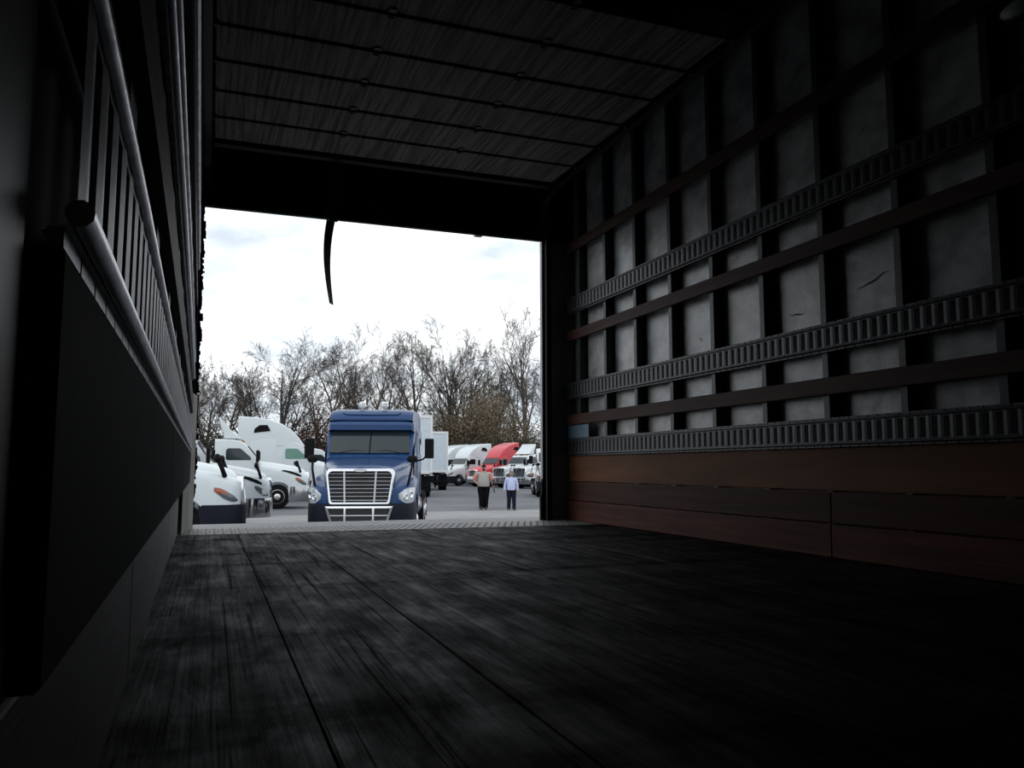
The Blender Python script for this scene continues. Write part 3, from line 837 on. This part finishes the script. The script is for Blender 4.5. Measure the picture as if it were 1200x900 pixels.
G = GROUND
truck('semi_truck', (3.04, 17.55, G), R(-105.9), 'navy blue semi truck facing us with big chrome grille and roof beacons',
      group='parked semi trucks', paint=M_BLUE, style='classic', bumper=M_BUMP, roof='mid', sleeper=1.5, lampset='clear')
truck('semi_truck', (0.75, 19.0, G), R(-3), 'nearest white semi truck at the left door post with dark bumper',
      group='parked semi trucks', paint=M_WHITE, roof='day', sleeper=0)
truck('semi_truck', (1.70, 24.4, G), R(-3), 'silver white semi truck with black hood vent between the two white ones', scale=.93, xscale=.86,
      group='parked semi trucks', paint=M_SILVER, bumper=M_CHROME2, vent=True, roof='day', lampset='smoked_plain')
truck('semi_truck', (4.0, 35.6, G), R(-4), 'white day cab semi truck with upright roof wing and front wheel showing',
      group='parked semi trucks', paint=M_WHITE, bumper=M_CHROME2, vent=True, roof='deflector')
truck('semi_truck', (7.2, 43.2, G), R(-5), 'white semi truck with tall rounded sleeper roof and greenish side window',
      group='parked semi trucks', paint=M_WHITE, roof='high', sleeper=1.7, stripe=True, window_dark=M_GLASSG, scale=1.07)
truck('semi_truck', (9.2, 51.0, G), R(-5), 'white semi truck mostly hidden behind the blue truck mirror',
      group='parked semi trucks', paint=M_WHITE, roof='day')
# far row on the right, noses to the left and towards us
def far(x, y, rz, label, **k):
    truck('semi_truck', (x, y, G), R(rz), label, group='far row of semi trucks', **k)
FR = -157
far(18.89, 76.10, FR, 'white sleeper truck at the far left of the back row, half hidden by the trailers', roof='high', sleeper=1.5)
far(19.87, 72.30, FR, 'white sleeper truck with dark side window left of the red truck', roof='high', sleeper=1.5, window_dark=M_BLKP)
far(21.67, 68.42, FR, 'bright red sleeper truck in the far row', paint=M_RED, roof='high', sleeper=.9, bumper=M_CHROME2)
far(22.81, 64.67, FR, 'white day cab with raised roof wing right of the red truck', roof='deflector', style='classic', bumper=M_CHROME2)
far(23.35, 61.25, FR, 'white day cab with square dark grille behind the walking woman', roof='day', style='classic', bumper=M_CHROME2)
truck('semi_truck', (18.46, 42.21, G), R(-109), 'white truck cut off by the right door jamb with one front wheel showing', roof='day', style='classic')

# ------------------------------------------------------------------ box trailers
def trailer(loc, rz, length, h, label):
    T = empty('box_trailer', loc, rz)          # local +x points to the rear, towards us
    tag(T, label, 'trailer', 'white box trailers')
    zb, w = 1.42, 1.30
    bevel(MB().box(-length, -.08, -w + .01, w - .01, zb, h - .01).build('van_body', M_VAN, T), .02, 2)
    fr = MB()
    fr.box(-.10, 0, -w, -w + .14, zb - .05, h); fr.box(-.10, 0, w - .14, w, zb - .05, h)
    fr.box(-.10, 0, -w + .14, w - .14, h - .17, h); fr.box(-.10, 0, -w + .14, w - .14, zb - .10, zb + .06)
    bevel(fr.build('rear_frame', M_VANF, T), .012, 2)
    nP = 8
    for k in range(nP):
        z0 = zb + .06 + (h - .17 - zb - .06) * k / nP; z1 = zb + .06 + (h - .17 - zb - .06) * (k + 1) / nP
        MB().box(-.075, -.035, -w + .142, w - .142, z0 + .004, z1 - .002).build('door_panel', M_VAN, T)
    MB().box(-.034, -.01, -.10, .10, zb + .10, zb + .22).build('door_latch', M_CHASS, T)
    ch = MB()
    for s_ in (1, -1): ch.box(-length, -.15, s_ * .5 - .05, s_ * .5 + .05, 1.05, zb)
    for k in range(6): ch.box(-.5 - k * 1.2, -.4 - k * 1.2, -1.1, 1.1, 1.25, zb)
    ch.build('chassis', M_CHASS, T)
    ug = MB(); ug.box(-.10, .0, -1.15, 1.15, .62, .74)
    for y in (-.6, .6): ug.box(-.12, -.02, y - .05, y + .05, .62, zb)
    ug.build('underride_guard', M_CHASS, T)
    for y in (-1.05, 1.05):
        MB().box(-.06, .01, y - .12, y + .12, 1.20, 1.26).build('tail_lamp', M_TAIL, T)
        MB().box(-.35, -.33, y * .9 - .3, y * .9 + .3, .3, 1.2).build('mudflap', M_CHASS, T)
    for x in (-1.1, -2.4):
        wheel(T, x, .95, .55); wheel(T, x, -.95, .55)
    for s_ in (1, -1):
        MB().box(-length + 2.0, -length + 2.15, s_ * .6 - .07, s_ * .6 + .07, .05, 1.1).build('landing_leg', M_CHASS, T)
    return T
trailer((10.60, 45.2, G), R(-90 - 12), 9.5, 4.66, 'taller white box trailer seen end on beside the blue truck')
trailer((15.35, 58.6, G), R(-90 - 13), 9.0, 4.35, 'lower white box trailer right behind the taller one')

# ------------------------------------------------------------------ people
M_SKIN = mat('skin', (0.42, 0.22, 0.17), 0.6)
M_HAIRD = mat('dark_hair', (0.012, 0.009, 0.008), 0.8, spec=0.1)
M_HAIRG = mat('grey_blond_hair', (0.17, 0.15, 0.14), 0.8, var=0.3, scale=30)
M_SHIRTG = mat('grey_tee_fabric', (0.36, 0.34, 0.32), 0.9, var=0.15, scale=8)
M_PINK = mat('salmon_sleeve_fabric', (0.60, 0.22, 0.19), 0.9)
M_SHIRTB = mat('pale_blue_sweater_fabric', (0.50, 0.56, 0.78), 0.9, var=0.15, scale=8)
M_PANTB = mat('black_trouser_fabric', (0.006, 0.006, 0.007), 0.9, spec=0.05)
M_JEAN = mat('dark_navy_denim', (0.012, 0.016, 0.028), 0.9, spec=0.05)
M_SHOE = mat('black_shoe', (0.012, 0.012, 0.012), 0.6)
M_EYE = mat('dark_eye', (0.02, 0.015, 0.01), 0.3)

def skin_mesh(name, joints, bones, m, sub=2, root=0):
    """joints: name -> (pos, (rx, ry)); grown by a Skin modifier, frozen to a plain mesh"""
    names = list(joints)
    me = bpy.data.meshes.new(name)
    me.from_pydata([joints[k][0] for k in names], [(names.index(a), names.index(b)) for a, b in bones], [])
    ob = bpy.data.objects.new(name, me); COL.objects.link(ob)
    ob.modifiers.new('skin', 'SKIN')
    sk = me.skin_vertices[0].data if me.skin_vertices else None
    if sk is None:
        bpy.context.view_layer.objects.active = ob
        ob.data.attributes
    for i, k in enumerate(names):
        r = joints[k][1]
        sk[i].radius = r if isinstance(r, tuple) else (r, r)
        sk[i].use_root = (i == root)
    sd = ob.modifiers.new('sub', 'SUBSURF'); sd.levels = sub; sd.render_levels = sub
    dg = bpy.context.evaluated_depsgraph_get()
    out = bpy.data.meshes.new_from_object(ob.evaluated_get(dg))
    bpy.data.objects.remove(ob)
    out.name = name
    out.materials.clear(); out.materials.append(m)
    out.shade_smooth()
    return out

def person(loc, rz, label, H, girth, arms, legs, shirt_m, pant_m, hair, long_sleeve, sleeve_m=None):
    """local: facing -y, x to the person's left; H scales a 1.75 m figure"""
    P = empty('person', loc, rz); P.scale = (H / 1.75,) * 3
    tag(P, label, 'person', 'people walking in the lot')
    g = girth
    J = {'pelvis': ((0, 0, .95), (.13 * g, .11 * g)), 'belly': ((0, -.01, 1.10), (.135 * g, .115 * g)), 'chest': ((0, 0, 1.28), (.15 * (g * .5 + .5), .11 * g)),
         'upper': ((0, .01, 1.40), (.12, .085)), 'neck': ((0, 0, 1.50), .055), 'skull': ((0, -.01, 1.58), (.07, .075))}
    Bn = [('pelvis', 'belly'), ('belly', 'chest'), ('chest', 'upper'), ('upper', 'neck'), ('neck', 'skull')]
    for s_, nm in ((1, 'l'), (-1, 'r')):
        sh, el, wr = arms[nm]
        J[nm + 'sh'] = (sh, .06); J[nm + 'el'] = (el, .046); J[nm + 'wr'] = (wr, .032)
        Bn += [('upper', nm + 'sh'), (nm + 'sh', nm + 'el'), (nm + 'el', nm + 'wr')]
        d = (Vector(wr) - Vector(el)).normalized()
        pm = Vector(wr) + d * .06
        J[nm + 'palm'] = (tuple(pm), (.040, .022)); Bn.append((nm + 'wr', nm + 'palm'))
        hp, kn, an, toe = legs[nm]
        J[nm + 'hp'] = (hp, .095 * (g * .5 + .5)); J[nm + 'kn'] = (kn, .065); J[nm + 'an'] = (an, .042); J[nm + 'toe'] = (toe, .038)
        Bn += [('pelvis', nm + 'hp'), (nm + 'hp', nm + 'kn'), (nm + 'kn', nm + 'an'), (nm + 'an', nm + 'toe')]
        side = d.cross(Vector((0, 1, 0))).normalized()
        if side.length < .5: side = Vector((1, 0, 0))
        for q, (off, ln) in enumerate(((-.030, .060), (-.010, .075), (.010, .080), (.030, .070))):
            b0 = pm + Vector((0, off, 0)) + d * .02; 
            J['%sf%da' % (nm, q)] = (tuple(b0 + d * ln * .5), .0095); J['%sf%db' % (nm, q)] = (tuple(b0 + d * ln + side * .012), .008)
            Bn += [(nm + 'palm', '%sf%da' % (nm, q)), ('%sf%da' % (nm, q), '%sf%db' % (nm, q))]
        J[nm + 'th1'] = (tuple(pm + Vector((0, -.045, 0)) - d * .01), .011); J[nm + 'th2'] = (tuple(pm + Vector((0, -.060, 0)) + d * .03), .009)
        Bn += [(nm + 'palm', nm + 'th1'), (nm + 'th1', nm + 'th2')]
    me = skin_mesh('body', J, Bn, M_SKIN)
    body = place(me, 'body', P)
    # head joined into the body: skull, jaw, nose, ears
    hb = MB()
    hb.ball((0, -.012, 1.635), (.075, .095, .115), 20, 14)
    hb.ball((0, -.035, 1.575), (.055, .065, .055), 14, 10)
    hb.ball((0, -.112, 1.625), (.013, .020, .024), 8, 6)
    for s_ in (1, -1): hb.ball((s_ * .078, 0, 1.63), (.012, .022, .034), 8, 6)
    hm = hb.mesh('head', M_SKIN, 80)
    import bmesh
    bm = bmesh.new(); bm.from_mesh(body.data); bm.from_mesh(hm); bm.to_mesh(body.data); bm.free()
    body.data.shade_smooth()
    eb = MB()
    for s_ in (1, -1): eb.ball((s_ * .030, -.098, 1.645), (.012, .008, .008), 8, 6)
    eb.build('eyes', M_EYE, P)
    MB().ball((0, -.098, 1.577), (.024, .008, .007), 8, 6).build('mouth', M_PINK if hair != 'cap' else M_HAIRD, P)
    # clothes follow the body: one lofted torso with sleeves, one pair of trousers
    def torso(rings):
        secs = []
        for z, rx, ry, yo in rings:
            secs.append([(rx * math.cos(2 * math.pi * k / 20), yo + ry * math.sin(2 * math.pi * k / 20), z) for k in range(20)])
        return secs
    gw = g * .5 + .5
    sm = MB()
    sm.loft(torso([(.90, .160 * g, .145 * g, -.01), (.98, .162 * g, .150 * g, -.015), (1.10, .165 * g, .150 * g, -.02), (1.22, .168 * gw + .01, .135 * g, -.01), (1.33, .185 * gw, .125 * g, 0),
                   (1.40, .195 * gw, .115 * gw, .005), (1.445, .15, .09, .005), (1.48, .085, .075, .0), (1.51, .066, .064, .0)]), closed=True)
    for nm in 'lr':
        sh, el, wr = [Vector(v) for v in arms[nm]]
        inn = Vector((sh.x * .55, sh.y, sh.z - .02))
        if long_sleeve:
            sm.tube([inn, sh, sh.lerp(el, .5), el, el.lerp(wr, .5), el.lerp(wr, .97)], [.085, .082, .070, .062, .056, .046], 12)
        else:
            sm.tube([inn, sh, sh.lerp(el, .35), sh.lerp(el, .75)], [.09, .088, .082, .078], 12)
    sm.build('shirt', shirt_m, P, 70)
    if sleeve_m:
        for nm in 'lr':
            sh, el, wr = [Vector(v) for v in arms[nm]]
            MB().tube([sh.lerp(el, .12) + Vector((0, 0, .004)), sh.lerp(el, .4), sh.lerp(el, .92)], [.091, .088, .080], 12).build('sleeve', sleeve_m, P, 70)
    tm = MB()
    tm.loft(torso([(.80, .150 * gw, .115 * gw, 0), (.88, .158 * g, .140 * g, 0), (.98, .150 * g, .135 * g, -.01), (1.0, .14 * g, .125 * g, -.01)]), closed=True)
    for nm in 'lr':
        hp, kn, an, toe = [Vector(v) for v in legs[nm]]
        tm.tube([hp + Vector((0, 0, .05)), hp.lerp(kn, .3), kn, kn.lerp(an, .5), Vector((an.x, an.y, .045))], [.11 * gw, .112 * gw, .086 * gw, .078 * gw, .074 * gw], 14)
        a, t = an, toe
        mb = MB().ball((0, 0, 0), (.048, .135, .05), 14, 8)
        s_o = mb.build('shoe', M_SHOE, P, 80)
        mid = (a + t) / 2
        s_o.location = (mid.x, mid.y - .005, .05)
        s_o.rotation_euler = (0, 0, math.atan2(t.y - a.y, t.x - a.x) + math.pi / 2)
    tm.build('trousers', pant_m, P, 70)
    if hair == 'cap':
        hh = MB().ball((0, .0, 1.675), (.086, .106, .09), 18, 12); hh.prism([(-.07, -.09), (.07, -.09), (.055, -.165), (0, -.185), (-.055, -.165)], 'z', 1.675, 1.687)
        hh.build('cap', M_HAIRD, P, 60)
        MB().ball((0, -.055, 1.555), (.058, .058, .045), 14, 8).build('beard', M_HAIRD, P, 60)
    else:
        hh = MB().ball((0, .018, 1.675), (.100, .112, .110), 18, 12)
        for s_ in (1, -1): hh.ball((s_ * .080, .0, 1.58), (.036, .080, .11), 12, 8)
        hh.ball((0, .07, 1.57), (.075, .045, .10), 12, 8)
        hh.build('hair', M_HAIRG, P, 60)
    return P

def face_rot(x, y):
    return math.atan2(y, x) - math.pi / 2     # local -y towards the camera
mx, my = 10.43, 31.35
man = person((mx, my, G + .012), face_rot(mx, my), 'heavyset man in grey shirt with salmon sleeves and black trousers', 1.78, 1.5,
       {'l': ((.24, .0, 1.40), (.33, .03, 1.13), (.37, -.06, .93)), 'r': ((-.24, .0, 1.40), (-.40, .03, 1.17), (-.27, -.14, 1.02))},
       {'l': ((.11, 0, .88), (.10, -.03, .48), (.075, .02, .09), (.09, -.13, .05)), 'r': ((-.11, 0, .88), (-.09, -.05, .48), (-.085, -.06, .09), (-.10, -.21, .05))},
       M_SHIRTG, M_PANTB, 'cap', False, M_PINK)
wx, wy = 11.27, 30.40
woman = person((wx, wy, G + .012), face_rot(wx, wy), 'woman in pale blue top and dark jeans with greyish hair', 1.52, 1.2,
       {'l': ((.20, .0, 1.39), (.27, .03, 1.12), (.28, -.02, .88)), 'r': ((-.20, .0, 1.39), (-.29, .02, 1.12), (-.31, -.05, .88))},
       {'l': ((.10, 0, .88), (.12, -.06, .48), (.13, -.05, .09), (.17, -.19, .05)), 'r': ((-.10, 0, .88), (-.10, .0, .48), (-.12, .06, .09), (-.12, -.09, .05))},
       M_SHIRTB, M_JEAN, 'long', True)
# dark rolled umbrella-like stick in the man's left hand
a = face_rot(mx, my)
hand = Vector((.385, -.09, .88)) * (1.78 / 1.75)
stick = empty('hand_tool', (mx + hand.x * math.cos(a) - hand.y * math.sin(a), my + hand.x * math.sin(a) + hand.y * math.cos(a), G + hand.z), a)
MB().tube([(-.01, 0, .16), (0, 0, .02), (.05, -.02, -.22)], [.022, .026, .020], 8).build('shaft', M_BLKP, stick)
MB().tube([(-.012, 0, .16), (-.03, 0, .30)], [.014, .012], 8).build('handle', M_CHASS, stick)
tag(stick, 'dark stick-like tool carried in the hand of the man', 'tool')

# ------------------------------------------------------------------ trees and thicket
M_BARK = mat('dark_bark', (0.050, 0.043, 0.038), 0.95, var=0.4, scale=3)
M_BARKP = mat('pale_bark', (0.135, 0.115, 0.10), 0.95, var=0.4, scale=3)
M_TWIG = mat('grey_brown_twig', (0.080, 0.066, 0.057), 0.95, spec=0.1)
M_TWIGD = mat('dark_twig', (0.042, 0.035, 0.031), 0.95, spec=0.1)
M_LEAFB = mat('brown_autumn_leaf', (0.21, 0.165, 0.105), 0.95, spec=0.1, var=0.6, scale=0.6)
M_LEAFR = mat('rust_autumn_leaf', (0.135, 0.085, 0.068), 0.95, spec=0.1, var=0.55, scale=0.6)
M_LEAFG = mat('dark_olive_leaf', (0.075, 0.074, 0.055), 0.95, spec=0.1, var=0.55, scale=0.6)

def tree(loc, height, seed, label, stems=1, spread=1.0, bark=M_BARK, twig=M_TWIG, leaves=0, leaf_m=None, lean=0.0, fork=0.28, dens=1.0):
    rn = random.Random(seed)
    T = empty('bare_tree', loc)
    tag(T, label, 'tree', 'bare trees behind the lot')
    big, small, tips = MB(), MB(), []
    def grow(p, d, ln, r, lvl):
        segs = 4 if lvl < 2 else 3
        pts = [p.copy()]; rs = [r]
        dd = d.copy(); q = p.copy()
        dirs = [dd.copy()]
        for k in range(segs):
            j = (.17, .18, .22, .28, .34)[lvl]
            dd = (dd + Vector((rn.uniform(-j, j), rn.uniform(-j, j), rn.uniform(-j * .5, j * .5) + (.0, .10, .07, .05, .04)[lvl]))).normalized()
            q = q + dd * (ln / segs)
            pts.append(q.copy()); rs.append(max(.012, r * (1 - (.86 if lvl == 0 else .76) * (k + 1) / segs))); dirs.append(dd.copy())
        (big if lvl < 2 else small).tube(pts, rs, 6 if lvl == 0 else (5 if lvl == 1 else 3), cap=False)
        if lvl >= 2: tips.append(pts[-1])
        if lvl == 4: return
        n = (int(rn.uniform(9, 13) / (1 + .35 * (stems - 1))), int(rn.uniform(7, 10) * dens), int(rn.uniform(6, 8) * dens), int(rn.uniform(4, 6) * dens))[lvl]
        f0 = fork if lvl == 0 else .18
        for c in range(n):
            t = f0 + (1 - f0) * (c + rn.random() * .8) / n
            i = min(segs - 1, int(t * segs)); u = t * segs - i
            bp = pts[i].lerp(pts[i + 1], min(1, u)); br = rs[i] + (rs[i + 1] - rs[i]) * min(1, u)
            base = dirs[min(segs, i + 1)]
            az = rn.uniform(0, 2 * math.pi); ang = R(rn.uniform(24, 50) * (spread if lvl == 0 else 1))
            perp = base.orthogonal().normalized(); perp.rotate(Quaternion(base, az))
            nd = (base * math.cos(ang) + perp * math.sin(ang)).normalized()
            l2 = ln * ((.62, .55, .50, .5)[lvl]) * rn.uniform(.8, 1.1) * (1.15 - .55 * t)
            grow(bp, nd, l2, max(.014, br * rn.uniform(.48, .74)), lvl + 1)
    for s_ in range(stems):
        an = rn.uniform(0, 6.28)
        tl = (.0 if stems == 1 else .26) + lean
        d = Vector((math.cos(an) * tl if stems > 1 else lean, math.sin(an) * tl * .5, 1)).normalized()
        off = Vector((math.cos(an), math.sin(an), 0)) * (.25 if stems > 1 else 0)
        grow(off, d, height * .80, height * .021 * (1 if stems == 1 else .8), 0)
    big.build('trunk', bark, T, 60)
    tag(small.build('twigs', twig, T), kind='stuff')
    if leaves:
        lf = MB()
        for k in range(leaves):
            p = rn.choice(tips) + Vector((rn.gauss(0, .25), rn.gauss(0, .25), rn.gauss(0, .2)))
            a = Vector((rn.uniform(-1, 1), rn.uniform(-1, 1), rn.uniform(-1, 1))).normalized() * rn.uniform(.05, .11)
            b = a.orthogonal().normalized() * rn.uniform(.04, .08)
            lf.add([p - a, p + b, p + a, p - b], [(0, 1, 2, 3)])
        tag(lf.build('leaves', leaf_m, T), kind='stuff')
    return T

def shrub(loc, rx, h, seed, label, m, n=2600, name='shrub'):
    rn = random.Random(seed)
    T = empty(name, loc)
    tag(T, label, 'shrub', 'thicket at the edge of the lot')
    st, lf = MB(), MB()
    for k in range(110):
        a = rn.uniform(0, 6.28); rr = math.sqrt(rn.random()) * rx
        top = Vector((math.cos(a) * rr, math.sin(a) * rr * .6, h * rn.uniform(.6, 1.08) * math.sqrt(max(.12, 1 - (rr / rx) ** 2 * .85))))
        b0 = Vector((top.x * .35, top.y * .35, 0)); md = b0.lerp(top, .5) + Vector((rn.uniform(-.4, .4), rn.uniform(-.3, .3), .2))
        top.z *= rn.uniform(.75, 1.22)
        st.tube([b0, md, top], [.04, .026, .010], 3, cap=False)
        for q in range(9):
            t = rn.uniform(.35, 1); p = b0.lerp(md, t * 2) if t < .5 else md.lerp(top, t * 2 - 1)
            e = p + Vector((rn.uniform(-.8, .8), rn.uniform(-.6, .6), rn.uniform(.1, .9)))
            st.tube([p, e], [.014, .009], 3, cap=False)
    lobes = []
    for k in range(13):
        a = rn.uniform(0, 6.28); rr = math.sqrt(rn.random()) * .72
        top = math.sqrt(max(.15, 1 - rr * rr))
        lobes.append((math.cos(a) * rr * rx, math.sin(a) * rr * rx * .6, h * top * rn.uniform(.18, .80), rn.uniform(.15, .27) * rx, rn.uniform(.12, .20) * h))
    for k in range(n):
        cx_, cy_, cz_, sr, sz = rn.choice(lobes)
        p = Vector((rn.gauss(cx_, sr), rn.gauss(cy_, sr * .7), abs(rn.gauss(cz_, sz))))
        u = Vector((rn.uniform(-1, 1), rn.uniform(-1, 1), rn.uniform(-1, 1))).normalized() * rn.uniform(.07, .17)
        v = u.orthogonal().normalized() * rn.uniform(.05, .10)
        lf.add([p - u, p + v, p + u, p - v], [(0, 1, 2, 3)])
    st.build('stems', M_TWIGD, T)
    tag(lf.build('foliage', m, T), kind='stuff')
    return T

CA, SA = math.cos(R(20.39)), math.sin(R(20.39))
def along(px, d):
    """ground point at distance d in the direction that column px of the photo looks"""
    u = (px - 600) / 950 * d
    return (u * CA + d * SA, -u * SA + d * CA, GROUND)
TREES = [
    # px, distance, height, seed, kwargs, label
    (328, 78, 15.2, 3, dict(spread=1.25, fork=.14, bark=M_BARK, twig=M_TWIGD, stems=2), 'dark wide forked bare tree above the white trucks'),
    (262, 86, 12.8, 5, dict(spread=1.2, leaves=500, leaf_m=M_LEAFG), 'low twiggy tree nearest the left door post'),
    (292, 96, 13.0, 8, dict(leaves=400, leaf_m=M_LEAFR), 'small tree between the left trees and the wide forked tree'),
    (413, 92, 17.2, 11, dict(spread=.75, stems=3, bark=M_BARKP, fork=.2), 'pale multi-stemmed bare tree above the blue truck'),
    (372, 100, 13.5, 13, dict(leaves=300, leaf_m=M_LEAFR), 'shorter hazy tree left of the pale multi-stemmed tree'),
    (448, 96, 15.4, 17, dict(leaves=900, leaf_m=M_LEAFB), 'brownish leafy tree behind the roof beacons'),
    (484, 92, 16.6, 19, dict(spread=.9, leaves=900, leaf_m=M_LEAFR, bark=M_BARKP), 'reddish brown tree above the taller trailer'),
    (517, 94, 16.4, 23, dict(spread=1.0, stems=2, fork=.2), 'forked bare tree above the lower trailer'),
    (551, 90, 16.4, 29, dict(spread=1.15, bark=M_BARK, twig=M_TWIGD, stems=2, fork=.25), 'broad dark bare tree above the brown thicket'),
    (590, 96, 13.6, 31, dict(leaves=1300, leaf_m=M_LEAFG, twig=M_TWIGD), 'dark clumpy leafed tree left of the tall pale tree'),
    (621, 88, 17.6, 37, dict(spread=.85, bark=M_BARKP, fork=.3), 'tall slim pale bare tree beside the right door jamb'),
    (606, 104, 12.5, 41, dict(leaves=900, leaf_m=M_LEAFG), 'dark background tree behind the tall pale tree'),
    (238, 98, 12.0, 43, dict(leaves=400, leaf_m=M_LEAFG), 'tree peeking past the left weather seal'),
    (655, 92, 14.5, 47, dict(leaves=500, leaf_m=M_LEAFR), 'tree hidden beside the right corner post'),
    (205, 92, 13.5, 53, dict(leaves=300, leaf_m=M_LEAFR), 'tree hidden beyond the left wall'),
    (535, 104, 15.4, 59, dict(leaves=500, leaf_m=M_LEAFB), 'hazy background tree between the two forked trees'),
    (432, 106, 14.6, 61, dict(), 'hazy background tree behind the pale multi-stemmed tree'),
]
for px, d, h, sd, kw, lb in TREES:
    tree(along(px, d * 1.12), h * 1.10, sd, lb, **kw)
SHRUBS = [
    (560, 82, 5.6, 9.2, 1, M_LEAFB, 'largest brown thicket bush above the red truck'), (525, 84, 5.0, 8.0, 2, M_LEAFB, 'brown bush above the lower trailer'),
    (592, 84, 4.6, 6.8, 3, M_LEAFB, 'olive brown bush above the white day cabs'), (618, 80, 4.5, 4.6, 4, M_LEAFG, 'dark low bush beside the right door jamb'),
    (498, 84, 4.4, 7.4, 5, M_LEAFR, 'reddish bush behind the taller trailer'), (470, 86, 4.2, 7.6, 6, M_LEAFR, 'reddish bush behind the blue truck roof'),
    (545, 79, 4.4, 4.6, 7, M_LEAFG, 'dark low bush behind the red and white sleepers'), (580, 79, 4.4, 4.2, 8, M_LEAFG, 'dark low bush behind the raised roof wing'),
    (440, 86, 4.2, 6.5, 9, M_LEAFR, 'bush behind the left roof beacon'), (402, 84, 4.2, 5.4, 10, M_LEAFR, 'rust bush left of the blue truck roof'),
    (372, 82, 4.6, 6.8, 11, M_LEAFR, 'rust bush above the rounded sleeper roof'), (340, 86, 4.2, 5.0, 12, M_LEAFG, 'dark bush under the wide forked tree'),
    (304, 84, 4.0, 5.4, 13, M_LEAFG, 'dark bush behind the upright roof wing'), (270, 82, 4.2, 5.6, 14, M_LEAFG, 'dark bush above the white day cab'),
    (240, 84, 4.2, 6.0, 15, M_LEAFG, 'dark bush at the left weather seal'), (645, 84, 4.5, 6.4, 16, M_LEAFB, 'bush hidden beside the right corner post'),
    (210, 84, 4.2, 5.5, 17, M_LEAFG, 'bush hidden beyond the left wall'),
]
for px, d, rx, h, sd, m, lb in SHRUBS:
    shrub(along(px, d * 1.13), rx * 1.1, h * 1.10, sd, lb, m, n=int(820 * rx * h / 3.2))
